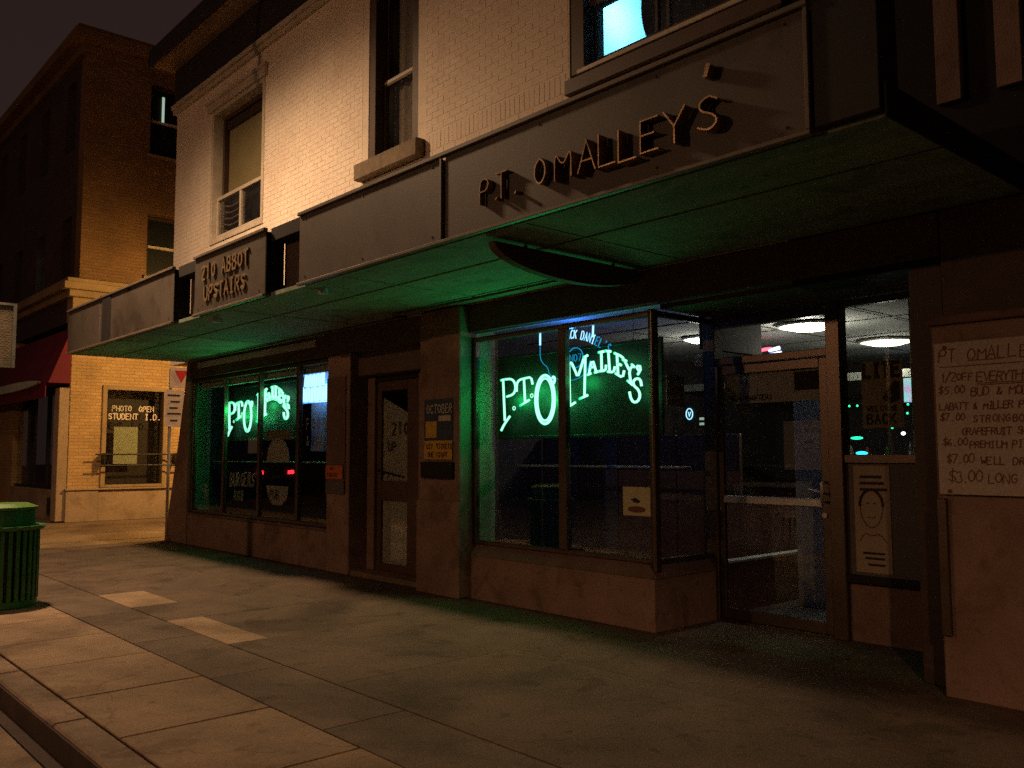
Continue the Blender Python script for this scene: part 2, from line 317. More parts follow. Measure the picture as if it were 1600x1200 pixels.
# ---- single-stroke lettering on a 4 x 6 grid
G = {
'A': [[(0,0),(2,6),(4,0)],[(0.8,2.2),(3.2,2.2)]], 'B': [[(0,0),(0,6),(2.6,6),(3.4,5),(2.6,3.3),(0,3.2)],[(2.6,3.3),(3.9,1.8),(2.8,0),(0,0)]],
'C': [[(3.8,5),(2.5,6),(1,5.6),(0,3),(1,0.4),(2.5,0),(3.8,1)]], 'D': [[(0,0),(0,6),(2.2,6),(3.8,4.4),(3.8,1.6),(2.2,0),(0,0)]],
'E': [[(3.6,6),(0,6),(0,0),(3.6,0)],[(0,3.2),(2.8,3.2)]], 'F': [[(3.6,6),(0,6),(0,0)],[(0,3.2),(2.8,3.2)]],
'G': [[(3.8,5),(2.4,6),(0.6,5),(0,3),(0.8,0.6),(2.6,0),(3.8,1.2),(3.8,2.8),(2.4,2.8)]], 'H': [[(0,0),(0,6)],[(4,0),(4,6)],[(0,3),(4,3)]],
'I': [[(2,0),(2,6)],[(1,6),(3,6)],[(1,0),(3,0)]], 'J': [[(3,6),(3,1.4),(2,0),(0.6,0.4),(0.2,1.6)]], 'K': [[(0,0),(0,6)],[(3.8,6),(0,2.6)],[(1.2,3.6),(3.8,0)]],
'L': [[(0,6),(0,0),(3.6,0)]], 'M': [[(0,0),(0,6),(2,2.2),(4,6),(4,0)]], 'N': [[(0,0),(0,6),(4,0),(4,6)]],
'O': [[(2,6),(0.4,4.8),(0,3),(0.4,1.2),(2,0),(3.6,1.2),(4,3),(3.6,4.8),(2,6)]], 'P': [[(0,0),(0,6),(2.8,6),(3.8,4.6),(2.8,3),(0,3)]],
'Q': [[(2,6),(0.4,4.8),(0,3),(0.4,1.2),(2,0),(3.6,1.2),(4,3),(3.6,4.8),(2,6)],[(2.4,1.6),(4,-0.4)]],
'R': [[(0,0),(0,6),(2.8,6),(3.8,4.6),(2.8,3.1),(0,3.1)],[(1.8,3.1),(3.8,0)]], 'S': [[(3.7,5),(2.2,6),(0.4,5),(0.8,3.6),(3,2.6),(3.8,1.2),(2.2,0),(0.2,1)]],
'T': [[(0,6),(4,6)],[(2,6),(2,0)]], 'U': [[(0,6),(0,1.4),(1.4,0),(2.8,0.2),(4,1.6),(4,6)]], 'V': [[(0,6),(2,0),(4,6)]], 'W': [[(0,6),(1,0),(2,4),(3,0),(4,6)]],
'X': [[(0,0),(4,6)],[(0,6),(4,0)]], 'Y': [[(0,6),(2,3),(4,6)],[(2,3),(2,0)]], 'Z': [[(0,6),(4,6),(0,0),(4,0)]],
'0': [[(2,6),(0.4,4.6),(0.4,1.4),(2,0),(3.6,1.4),(3.6,4.6),(2,6)]], '1': [[(1,5),(2,6),(2,0)]], '2': [[(0.2,5),(1.6,6),(3.4,5.2),(3.2,3.6),(0.2,0),(3.8,0)]],
'3': [[(0.4,5.4),(2,6),(3.4,5),(2.2,3.4),(3.8,1.8),(2.2,0),(0.2,0.8)]], '5': [[(3.6,6),(0.6,6),(0.4,3.4),(2.6,3.8),(3.8,2),(2.2,0),(0.2,0.6)]],
'6': [[(3.2,6),(0.8,4),(0.3,1.6),(1.8,0),(3.6,1.2),(3,3),(0.6,2.4)]], '7': [[(0.2,6),(3.8,6),(1.4,0)]], '9': [[(3.6,4),(2,3),(0.4,4.4),(2,6),(3.6,4.6),(3.2,0)]],
'$': [[(3.7,5),(2.2,5.6),(0.4,4.6),(0.8,3.4),(3,2.6),(3.8,1.4),(2.2,0.4),(0.2,1.2)],[(2,6.6),(2,-0.6)]], '&': [[(4,0),(0.8,4.6),(1.8,6),(2.8,4.8),(0.4,1.8),(1.4,0),(3.8,2.2)]],
'/': [[(0.4,-0.4),(3.6,6.4)]], '.': [[(1.8,0),(2.2,0.4)]], "'": [[(2.2,6.4),(1.8,5)]], '-': [[(0.8,3),(3.2,3)]], '+': [[(0.8,3),(3.2,3)],[(2,1.8),(2,4.2)]], ' ': [],
}
def text(bm, s, x, y, z, h, wd, depth=0.002, u=(1, 0, 0), nrm=(0, -1, 0), cw=0.62, pitch=None, jit=0.0, slant=0.0, rise=0.0):
    """stroke lettering standing on the plane through (x,y,z); u = reading direction, nrm = out of the plane"""
    u = Vector(u); nrm = Vector(nrm); V = Vector((0, 0, 1)); P0 = Vector((x, y, z))
    pitch = pitch or h*cw*1.35
    nz = 0
    for i, ch in enumerate(s):
        jx, jz, js = (random.uniform(-jit, jit)*h, random.uniform(-jit, jit)*h, 1+random.uniform(-jit, jit))
        for st in G.get(ch, []):
            if len(st) >= 5: st = [(q[0], q[1]) for q in smooth_path([(a, b, 0) for a, b in st], 2)]
            pts = []
            for (a, b) in st:
                a2 = a/4*h*cw*js+b/6*h*slant; b2 = b/6*h*js
                pts.append(P0+u*(i*pitch+a2+jx)+V*(b2+jz+rise*i*pitch))
            pts = [p for k, p in enumerate(pts) if k == 0 or (p-pts[k-1]).length > 1e-5]
            if len(pts) < 2: continue
            nz += 1; off = nrm*(0.00025*(nz % 3)); L_, R_ = [], []
            closed = (pts[0]-pts[-1]).length < 1e-5
            for k, p in enumerate(pts):                   # mitred ribbon, so pieces never overlap in one plane
                d1 = (p-pts[k-1]).normalized() if k else ((pts[0]-pts[-2]).normalized() if closed else None)
                d2 = (pts[k+1]-p).normalized() if k < len(pts)-1 else ((pts[1]-pts[0]).normalized() if closed else None)
                d1 = d1 or d2; d2 = d2 or d1
                s1 = d1.cross(nrm); s2 = d2.cross(nrm); m = s1+s2
                m = m.normalized() if m.length > 0.2 else s1
                w_ = min(wd/2/max(0.35, m.dot(s1)), wd)
                e = d1*0 if closed else (-d2*wd*0.35 if k == 0 else (d1*wd*0.35 if k == len(pts)-1 else d1*0))
                L_.append(p+e-m*w_+off); R_.append(p+e+m*w_+off)
            lo = [bm.verts.new(v) for v in L_]; ro = [bm.verts.new(v) for v in R_]
            hi = [bm.verts.new(v+nrm*depth) for v in L_]; rh = [bm.verts.new(v+nrm*depth) for v in R_]
            for k in range(len(pts)-1):
                bm.faces.new((hi[k], hi[k+1], rh[k+1], rh[k]))
                bm.faces.new((lo[k], lo[k+1], hi[k+1], hi[k])); bm.faces.new((ro[k+1], ro[k], rh[k], rh[k+1]))
            if not closed:
                bm.faces.new((lo[0], hi[0], rh[0], ro[0])); bm.faces.new((lo[-1], ro[-1], rh[-1], hi[-1]))
def lettering(name, lines, mat, parent, **kw):
    bm = bmesh.new()
    for (s, x, y, z, h, wd) in lines: text(bm, s, x, y, z, h, wd, **kw)
    return obj(name, bm, mat, parent)

# ================================================================ ground
FY = 5.92
def slab_grid(parent, x0, x1, y0, y1, z, nx, mats, name='paving_slab', gap=0.014, th=0.05, extra=(), offs=0.0):
    L = (x1-x0)/nx
    for i in range(nx):
        a, b = x0+i*L, x0+(i+1)*L
        t = random.uniform(-0.003, 0.003)
        bm = bmesh.new(); box(bm, a+gap/2, b-gap/2, y0+gap/2, y1-gap/2, z-th+t, z+t)
        obj(name, bm, random.choice(mats), parent, bevel=0.004)
road = B('road', 'asphalt', None, (-160, 60, -60, 0.95, -0.30, -0.12), kind='structure')
gut = B('gutter', 'grout', None, (-15.9, 60, 0.95, 1.46, -0.30, -0.16), kind='structure')
slab_grid(gut, -15.9, 2.1, 0.95, 1.36, -0.145, 6, ['gutter'], 'gutter_slab', gap=0.02)
kerb = B('kerb', 'grout', None, (-15.9, 60, 1.46, 1.64, -0.30, -0.03), kind='structure')
for i in range(12):
    a = -16.0+i*1.5-0.0
    B('kerb_stone', 'kerb', kerb, (a+0.008, a+1.492, 1.455, 1.645, -0.115, 0.0), bevel=0.012)
B('kerb_face', 'kerbdark', kerb, (-15.9, 2.1, 1.444, 1.4535, -0.158, -0.02)); B('gutter_dark_strip', 'kerbdark', gut, (-15.9, 2.1, 1.362, 1.442, -0.159, -0.150))  # face strip paints the kerb's shade, a dark band continues beside it
walk = B('sidewalk', 'grout', None, (-15.9, 60, 1.64, 14, -0.30, -0.03), kind='structure')
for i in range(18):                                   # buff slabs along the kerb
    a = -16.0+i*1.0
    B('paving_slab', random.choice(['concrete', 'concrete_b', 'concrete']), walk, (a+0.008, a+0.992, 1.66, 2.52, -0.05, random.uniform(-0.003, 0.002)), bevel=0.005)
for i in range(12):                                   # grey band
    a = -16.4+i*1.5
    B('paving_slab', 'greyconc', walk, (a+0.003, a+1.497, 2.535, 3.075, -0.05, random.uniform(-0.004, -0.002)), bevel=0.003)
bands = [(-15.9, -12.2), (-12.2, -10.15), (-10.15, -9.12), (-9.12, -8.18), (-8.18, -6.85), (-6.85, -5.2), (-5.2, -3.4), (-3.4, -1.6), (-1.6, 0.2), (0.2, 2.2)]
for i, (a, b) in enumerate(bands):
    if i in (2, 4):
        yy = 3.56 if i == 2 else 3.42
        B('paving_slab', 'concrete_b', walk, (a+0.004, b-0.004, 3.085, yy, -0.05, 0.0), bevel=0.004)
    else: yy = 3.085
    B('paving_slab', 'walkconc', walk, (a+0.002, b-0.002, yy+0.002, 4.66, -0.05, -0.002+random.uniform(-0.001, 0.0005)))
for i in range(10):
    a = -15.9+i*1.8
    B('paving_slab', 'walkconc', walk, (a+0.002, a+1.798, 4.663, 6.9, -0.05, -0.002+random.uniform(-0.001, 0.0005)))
# side street and the far pavement
side = B('side_street', 'sidestreet', None, (-20.2, -15.95, 1.2, 40, -0.2, -0.035), kind='structure')
farwalk = B('far_pavement', 'sidestreet', None, (-160, -20.25, 1.2, 40, -0.2, 0.02), kind='structure')

# ================================================================ the pub building
pub = thing('pub_building', 'two storey pub with white painted brick over dark shopfronts and a long canopy', 'building', (-9, 6.0, 0))
uw = B('upper_wall', 'mortar', pub, (-15.83, -14.22, FY, 6.3, 3.1, 7.75), (-14.22, -12.27, FY, 6.3, 3.1, 4.98), (-14.22, -12.27, FY, 6.3, 7.28, 7.75),
       (-12.27, -9.36, FY, 6.3, 3.1, 7.75), (-9.36, -8.28, FY, 6.3, 3.1, 5.0), (-8.28, -5.78, FY, 6.3, 3.1, 7.75), (-5.78, -3.5, FY, 6.3, 3.1, 4.92),
       (-15.83, -15.6, 6.3, 16, 3.1, 7.75), (-5.78, -3.5, 5.95, 6.3, 4.92, 5.125))
# bricks: every whole brick proud of its mortar bed
openings = [(-14.22, -12.27, 4.9, 7.34), (-9.5, -8.14, 4.94, 9), (-5.80, -3.48, 4.9, 9)]
BW, BH, J = 0.20, 0.062, 0.012
segs = []
z = 4.62; row = 0
while z < 7.72:
    soldier = (4.98 < z < 5.05)
    x = -15.83 + (0 if row % 2 == 0 else -(BW+J)/2)
    h = BH
    while x < -3.5:
        a, b = max(x, -15.83), min(x+BW, -3.5)
        parts = [(a, b)]
        for (o0, o1, z0, z1) in openings:
            if z+h > z0 and z < z1:
                q = []
                for (s, e) in parts:
                    if e <= o0 or s >= o1: q.append((s, e)); continue
                    if s < o0: q.append((s, o0))
                    if e > o1: q.append((o1, e))
                parts = q
        for (s, e) in parts:
            if e-s > 0.03 and not (-8.12 < (s+e)/2 < -5.84 and 4.985 < z < 5.17): segs.append((s, e, z, z+h))
        x += BW+J
    z += BH+J; row += 1
x = -8.12
while x < -5.86:                                      # soldier course between the two right-hand windows
    segs.append((x, x+BH, 4.99, 5.185)); x += BH+J
segs.sort(key=lambda s: (s[0]+15)*-1+abs(s[2]-5.2)*1.0)
cache = {}
def brick_mesh(l, h):
    k = (round(l, 3), round(h, 3))
    if k not in cache:
        bm = bmesh.new(); box(bm, -l/2, l/2, 0, 0.012, 0, h)
        me = bpy.data.meshes.new('brick'); bm.to_mesh(me); bm.free(); me.materials.append(M['brick']); cache[k] = me
    return cache[k]
inview = [s for s in segs if s[1] < -5.0]
for (a, b, z0, z1) in inview[:300]:
    share('brick', brick_mesh(b-a, z1-z0), ((a+b)/2, FY-0.003+random.uniform(-0.001, 0.001), z0), uw)
rest = inview[300:]+[s for s in segs if s[1] >= -5.0]
bm = bmesh.new()
for (a, b, z0, z1) in rest:
    j = random.uniform(-0.001, 0.001); box(bm, a, b, FY-0.003+j, FY+0.01, z0, z1)
obj('brick_field', bm, 'brick', uw, kind='stuff')
# eaves
B('frieze_moulding', 'whiteframe', pub, (-15.9, -2.5, 5.86, 5.96, 7.72, 7.80), (-15.9, -2.5, 5.82, 5.96, 7.80, 7.88), bevel=0.006)
B('frieze', 'frieze', pub, (-15.9, 0.5, 5.88, 6.3, 7.88, 8.56), bevel=0.004)
B('eave_soffit', 'eave', pub, (-16.0, 0.5, 5.50, 6.3, 8.56, 8.62), bevel=0.004)
B('eave_board', 'frieze', pub, (-16.04, 0.5, 5.44, 5.50, 8.54, 8.86), bevel=0.004)
B('roof', 'dark', pub, (-16.0, 0.5, 5.50, 16, 8.63, 8.8))
# right-hand dark clad bay with pale pilaster strips
B('clad_wall', 'dark', pub, (-3.49, 4, FY+0.03, 6.3, 2.75, 7.85))
for a, b in ((-2.36, -2.205), (-1.99, -1.84)): B('pilaster_strip', 'stucco', pub, (a, b, FY-0.03, FY+0.03, 3.8, 7.85), bevel=0.004)
B('side_wall', 'stucco2', pub, (-15.83, -15.6, 6.3, 16, 0, 3.1))

# ---- upper windows
def bars(name, mat, parent, x0, x1, z0, z1, y0, y1, wd, bevel=0.004):
    return B(name, mat, parent, (x0, x0+wd, y0, y1, z0, z1), (x1-wd, x1, y0, y1, z0, z1), (x0+wd, x1-wd, y0, y1, z0, z0+wd), (x0+wd, x1-wd, y0, y1, z1-wd, z1), bevel=bevel)
# window 1: cream casing, roller shade above a low sliding sash
w1 = bars('window', 'whiteframe', pub, -14.22, -12.27, 4.99, 7.28, 5.90, 6.24, 0.07)
B('window_hood', 'whiteframe', w1, (-14.34, -12.2, 5.86, 5.918, 7.285, 7.42), (-14.38, -12.16, 5.84, 5.918, 7.42, 7.47), bevel=0.006)
bars('inner_casing', 'brownframe', w1, -14.14, -12.35, 5.07, 7.2, 6.07, 6.20, 0.06)
B('roller_shade', 'shade', w1, (-14.06, -12.43, 6.15, 6.155, 5.83, 7.12))
B('shade_cassette', 'darkwood', w1, (-14.07, -12.42, 6.10, 6.145, 6.98, 7.13), bevel=0.01)
B('sliding_sash', 'whiteframe', w1, (-14.14, -12.35, 5.98, 6.05, 5.74, 5.80), (-14.14, -12.35, 5.98, 6.05, 5.09, 5.15), (-14.14, -14.09, 5.98, 6.05, 5.15, 5.74), (-13.27, -13.21, 5.985, 6.045, 5.15, 5.74), bevel=0.004)
B('pane', 'upglass', w1, (-14.09, -13.27, 6.01, 6.015, 5.15, 5.74))
B('pane', 'upglass', w1, (-13.21, -12.36, 6.02, 6.025, 5.15, 5.74))
for k in range(5):
    bm = bmesh.new(); zz = 5.20+k*0.105
    tube(bm, smooth_path([(-14.05, 6.10, zz+0.05), (-13.85, 6.10, zz+0.0), (-13.6, 6.10, zz+0.0), (-13.30, 6.10, zz+0.06)]), 0.013, 6)
    obj('slat', bm, 'curtain', w1)
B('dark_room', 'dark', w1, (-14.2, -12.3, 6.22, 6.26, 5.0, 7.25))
# window 2: tall brown double-hung with pale curtain
w2 = B('window', 'brownframe', pub, (-9.36, -9.22, 5.93, 6.24, 5.17, 8.2), (-8.42, -8.28, 5.93, 6.24, 5.17, 8.2), (-9.22, -8.42, 5.93, 6.24, 8.0, 8.2), bevel=0.005)
B('window_sill', 'sandstone', w2, (-9.50, -8.14, 5.79, 6.10, 4.955, 5.165), bevel=0.012)
bars('upper_sash', 'brownframe', w2, -9.22, -8.42, 6.20, 7.98, 6.10, 6.14, 0.035)
B('meeting_rail', 'whiteframe', w2, (-9.215, -8.425, 6.06, 6.10, 6.19, 6.235), bevel=0.004)
bars('lower_sash', 'brownframe', w2, -9.22, -8.42, 5.18, 6.19, 6.06, 6.10, 0.035)
B('pane', 'upglass', w2, (-9.18, -8.46, 6.115, 6.12, 6.23, 7.95))
B('pane', 'upglass', w2, (-9.18, -8.46, 6.08, 6.085, 5.21, 6.16))
def curtain(parent, x0, x1, y, z0, z1, mat='curtain', amp=0.03, n=40, f=38.0):
    bm = bmesh.new(); prev = None
    for i in range(n+1):
        t = i/n; x = x0+(x1-x0)*t
        a = bm.verts.new((x, y+amp*math.sin(t*f)+0.3*amp*math.sin(t*f*2.3), z0)); b = bm.verts.new((x-0.02, y+amp*0.7*math.sin(t*f+0.3), z1))
        if prev: bm.faces.new((prev[0], a, b, prev[1]))
        prev = (a, b)
    return obj('curtain', bm, mat, parent, smooth=True)
curtain(w2, -9.04, -8.44, 6.175, 5.18, 8.0, amp=0.018, f=22)
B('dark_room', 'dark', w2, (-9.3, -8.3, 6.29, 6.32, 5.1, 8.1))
# window 3: wide brown window of a lit room
w3 = B('window', 'brownframe', pub, (-5.78, -5.60, 5.93, 6.22, 5.13, 8.2), (-3.68, -3.50, 5.93, 6.22, 5.13, 8.2), (-5.60, -3.68, 5.93, 6.22, 8.0, 8.2), (-5.60, -3.68, 6.0, 6.22, 5.13, 5.22), bevel=0.006)
B('window_sill', 'brownframe', w3, (-5.80, -3.46, 5.86, 5.93, 4.93, 5.075), bevel=0.006)
B('sill_highlight', 'whiteframe', w3, (-5.62, -3.66, 5.845, 5.99, 5.08, 5.125), bevel=0.006)  # cream strip paints the highlight along the sill's top edge
bars('lower_sash', 'darkwood', w3, -5.59, -3.69, 5.23, 5.80, 6.05, 6.09, 0.04)
B('meeting_rail', 'brownframe', w3, (-5.59, -3.69, 6.0, 6.05, 5.78, 5.84), bevel=0.004)
B('muntin', 'brownframe', w3, (-4.83, -4.80, 6.045, 6.09, 5.27, 5.76), (-4.70, -4.67, 6.045, 6.09, 5.27, 5.76))
B('pane', 'upglass', w3, (-5.55, -3.73, 6.07, 6.075, 5.27, 5.76))
B('pane', 'upglass', w3, (-5.59, -3.69, 6.12, 6.125, 5.84, 8.0))
rm = B('lit_room', 'whitewall', w3, (-6.6, -3.0, 8.4, 8.45, 4.9, 8.1), (-6.65, -6.6, 6.3, 8.45, 4.9, 8.1), (-3.0, -2.95, 6.3, 8.45, 4.9, 8.1), (-6.65, -2.95, 6.3, 8.45, 8.1, 8.15), (-6.65, -2.95, 6.3, 8.45, 4.85, 4.9))
B('dark_blind', 'darkwood', w3, (-4.35, -3.69, 6.2, 6.21, 5.2, 8.0))
ld = bpy.data.lights.new('room_lamp', 'POINT'); ld.energy = 95; ld.color = (0.16, 0.62, 1.0); ld.shadow_soft_size = 0.15
lo = bpy.data.objects.new('room_lamp', ld); col.objects.link(lo); lo.parent = pub; lo.location = Vector((-6.1, 7.5, 6.6))-WL[pub.name]
bm = bmesh.new()
t = thing('round_chair_back', 'round dark chair back seen through the lit upstairs window', 'chair', (-4.72, 6.6, 4.9))
n = 40
prism(bm, [(-4.76+0.44*math.cos(2*math.pi*i/n), 5.72+0.60*math.sin(2*math.pi*i/n)) for i in range(n)], 'y', 6.30, 6.38)
obj('backrest', bm, 'darkwood', t, smooth=False)
B('leg', 'darkwood', t, (-4.95, -4.91, 6.36, 6.40, 4.9, 5.5)); B('leg', 'darkwood', t, (-4.55, -4.51, 6.36, 6.40, 4.9, 5.5)); B('seat', 'darkwood', t, (-5.0, -4.45, 6.36, 6.8, 5.33, 5.38))

# ---- ground floor: header, bases, pilasters
B('header', 'header', pub, (-15.05, -2.4, 5.915, 6.05, 2.80, 3.095), bevel=0.004)
B('header_trim', 'pale_trim', pub, (-14.55, -10.6, 5.89, 5.914, 2.955, 3.05), bevel=0.003)
bm = bmesh.new()                                        # battered corner pilaster
prism(bm, [(-15.85, 0), (-14.90, 0), (-14.90, 3.09), (-15.02, 3.09), (-15.10, 2.6), (-15.30, 1.8)], 'y', 5.90, 6.3)
obj('corner_pilaster', bm, 'stucco', pub, bevel=0.01)
B('window_base', 'stucco', pub, (-14.895, -10.255, FY, 6.3, 0, 0.50), bevel=0.006)
B('window_ledge', 'stucco2', pub, (-14.895, -10.255, 5.90, 6.0, 0.503, 0.535), bevel=0.006)
B('pilaster', 'stucco', pub, (-10.25, -9.70, 5.90, 6.3, 0, 2.795), bevel=0.008)
B('dark_cladding', 'stucco2', pub, (-10.245, -9.78, 5.885, 5.898, 1.02, 2.5), bevel=0.003)
B('grey_patch', 'panelgrey', pub, (-10.23, -9.78, 5.872, 5.883, 1.0, 1.16), bevel=0.002)
B('pier', 'stucco', pub, (-8.05, -7.33, 5.80, 6.3, 0, 3.09), bevel=0.01)
B('pier_dado', 'stucco', pub, (-8.07, -7.31, 5.775, 5.797, 0, 1.0), bevel=0.006)
B('door_head_panel', 'header', pub, (-9.70, -8.05, 6.02, 6.2, 2.50, 3.09))
B('recess_step', 'concrete', pub, (-9.70, -8.05, 5.93, 6.3, -0.02, 0.055), bevel=0.01)
B('window_base', 'stucco', pub, (-7.33, -4.83, FY, 6.12, 0, 0.44), (-4.99, -4.83, 6.12, 6.80, 0, 0.44), bevel=0.0)
bm = bmesh.new(); prism(bm, [(5.905, 0.445), (6.06, 0.445), (6.06, 0.56), (6.0, 0.56)], 'x', -7.33, -4.85); obj('window_sill', bm, 'stucco2', pub)
bm = bmesh.new(); prism(bm, [(-4.815, 0.445), (-4.97, 0.445), (-4.97, 0.555), (-4.90, 0.555)], 'y', 5.93, 6.79); obj('window_sill', bm, 'stucco2', pub)
B('alcove_header', 'header', pub, (-4.83, -2.40, 6.05, 7.1, 2.76, 3.09))
# front wall right of the alcove
B('front_wall', 'stucco', pub, (-2.38, 4.5, 5.70, 6.3, 0, 2.30), bevel=0.01)
B('front_wall_coping', 'stucco2', pub, (-2.40, 4.5, 5.68, 6.3, 2.305, 2.36), bevel=0.008)
B('front_wall_upper', 'header', pub, (-2.38, 4.5, 5.90, 6.3, 2.36, 3.09))
B('corner_strip', 'alum', pub, (-2.372, -2.315, 5.665, 5.698, 0.38, 1.22), bevel=0.004)
B('dark_post', 'darkwood', pub, (-2.62, -2.40, 5.95, 6.85, 0, 2.76), bevel=0.004)

# ---- left shop window
g = B('shop_window', 'alum', pub, (-14.9, -14.84, 5.96, 6.03, 0.54, 2.79), (-10.31, -10.25, 5.96, 6.03, 0.54, 2.79), (-14.84, -10.31, 5.96, 6.03, 0.54, 0.59), (-14.84, -10.31, 5.96, 6.03, 2.73, 2.79),
      (-13.66, -13.60, 5.96, 6.03, 0.59, 2.73), (-12.41, -12.35, 5.96, 6.03, 0.59, 2.73), (-11.22, -11.15, 5.96, 6.03, 0.59, 2.73), bevel=0.005)
for a, b in ((-14.84, -13.66), (-13.60, -12.41), (-12.35, -11.22), (-11.15, -10.31)): B('pane', 'glass', g, (a+0.001, b-0.001, 5.992, 5.998, 0.591, 2.729))
# ---- main shop window, its corner post and return
g = B('shop_window', 'alum', pub, (-7.33, -7.27, 5.97, 6.03, 0.56, 2.75), (-7.27, -4.90, 5.97, 6.03, 0.56, 0.60), (-7.27, -4.90, 5.97, 6.03, 2.70, 2.75), (-6.02, -5.92, 5.965, 6.035, 0.60, 2.70), bevel=0.005)
B('pane', 'glass', g, (-7.269, -6.021, 5.997, 6.003, 0.601, 2.699)); B('pane', 'glass', g, (-5.919, -4.901, 5.997, 6.003, 0.601, 2.699))
bm = bmesh.new(); prism(bm, [(-4.90, 5.96), (-4.85, 5.94), (-4.83, 5.96), (-4.83, 6.02), (-4.90, 6.03)], 'z', 0.50, 2.755); obj('corner_post', bm, 'alum', g, bevel=0.006)
B('return_rail', 'alum', g, (-4.90, -4.85, 6.03, 6.78, 0.56, 0.60), bevel=0.004); B('return_rail', 'alum', g, (-4.90, -4.85, 6.03, 6.78, 2.70, 2.75), bevel=0.004)
B('pane', 'glass', g, (-4.878, -4.872, 6.031, 6.779, 0.601, 2.699))
# ---- entrance door wall (y 6.85)
B('door_post', 'alum', pub, (-4.93, -4.80, 6.79, 6.92, 0, 2.755), bevel=0.006)
B('door_post', 'alum', pub, (-3.70, -3.575, 6.79, 6.92, 0, 2.755), bevel=0.006)
tr = B('transom', 'alum', pub, (-4.80, -3.70, 6.80, 6.90, 2.31, 2.375), (-4.80, -3.70, 6.80, 6.90, 2.655, 2.755), bevel=0.004)
B('pane', 'doorglass', tr, (-4.799, -3.701, 6.847, 6.853, 2.376, 2.654))
dr = B('entrance_door', 'alum', pub, (-4.795, -4.745, 6.82, 6.865, 0.02, 2.30), (-3.78, -3.705, 6.82, 6.865, 0.02, 2.30), (-4.745, -3.78, 6.82, 6.865, 2.22, 2.30), (-4.745, -3.78, 6.82, 6.865, 0.02, 0.115), bevel=0.004)
B('mid_rail', 'alum2', dr, (-4.745, -3.78, 6.81, 6.865, 1.055, 1.12), bevel=0.006)
B('pane', 'doorglass', dr, (-4.744, -3.781, 6.84, 6.846, 0.116, 1.054)); B('pane', 'doorglass', dr, (-4.744, -3.781, 6.84, 6.846, 1.121, 2.219))
bm = bmesh.new(); tube(bm, [(-3.74, 6.81, 1.10), (-3.74, 6.74, 1.10), (-3.74, 6.74, 1.26), (-3.74, 6.81, 1.26)], 0.013); tube(bm, [(-3.74, 6.74, 1.18), (-3.86, 6.74, 1.20)], 0.011); obj('handle', bm, 'alum2', dr, smooth=True)
bm = bmesh.new(); prism(bm, [(-3.755+0.022*math.cos(k*math.pi/6), 0.99+0.022*math.sin(k*math.pi/6)) for k in range(12)], 'y', 6.80, 6.82); obj('lock', bm, 'alum2', dr)
B('threshold', 'alum', pub, (-4.80, -3.70, 6.79, 6.95, -0.005, 0.018), bevel=0.004)
sw = B('side_window', 'alum', pub, (-3.575, -2.62, 6.81, 6.89, 1.42, 1.49), (-3.575, -2.62, 6.81, 6.89, 2.70, 2.755), (-2.92, -2.86, 6.81, 6.89, 1.49, 2.70), bevel=0.004)
B('pane', 'doorglass', sw, (-3.574, -2.921, 6.847, 6.853, 1.491, 2.699)); B('lower_panel', 'panelgrey', sw, (-3.575, -2.62, 6.84, 6.87, 0.53, 1.42)); B('panel_ledge', 'dark', sw, (-3.575, -2.62, 6.78, 6.87, 0.47, 0.53), bevel=0.005)
B('dark_bulkhead', 'dark', pub, (-3.575, -2.62, 6.90, 6.96, 0, 0.47)); B('white_kick_panel', 'stucco', pub, (-3.575, -2.62, 6.84, 6.88, 0.0, 0.46), bevel=0.004)
# ---- stair door in the recess
sd = B('stair_door', 'brownframe', pub, (-9.52, -9.43, 6.20, 6.25, 0.06, 2.42), (-8.86, -8.58, 6.20, 6.25, 0.06, 2.42), (-9.43, -8.86, 6.20, 6.25, 2.30, 2.42), (-9.43, -8.86, 6.20, 6.25, 0.06, 0.15), (-9.43, -8.86, 6.20, 6.25, 0.93, 1.17), bevel=0.005)
B('pane', 'glass', sd, (-9.429, -8.861, 6.222, 6.226, 0.151, 0.929)); B('pane', 'glass', sd, (-9.429, -8.861, 6.222, 6.226, 1.171, 2.299))
B('backing_sheet', 'paper', sd, (-9.43, -8.861, 6.234, 6.238, 0.151, 0.929))
bm = bmesh.new(); prism(bm, [(-9.43, 1.171), (-8.862, 1.171), (-8.862, 2.0), (-9.43, 2.22)], 'y', 6.234, 6.238); obj('backing_sheet', bm, 'paper', sd)
bm = bmesh.new(); tube(bm, smooth_path([(-9.44, 6.17, 1.30), (-8.95, 6.15, 1.24)]), 0.014); tube(bm, [(-9.36, 6.17, 1.22), (-9.28, 6.16, 1.28)], 0.011); obj('push_bar', bm, 'blacksteel', sd)
bm = bmesh.new(); text(bm, '210', -9.22, 6.22, 1.74, 0.15, 0.018, jit=0.06); text(bm, 'UP', -9.30, 6.22, 1.54, 0.11, 0.014, jit=0.06); obj('lettering', bm, 'ink', sd)
B('door_casing', 'stucco', pub, (-9.695, -9.525, 6.16, 6.30, 0.06, 2.49), (-8.575, -8.06, 6.16, 6.30, 0.06, 2.49), bevel=0.006)
B('door_casing', 'dark', pub, (-9.52, -8.58, 6.19, 6.30, 2.425, 2.49))

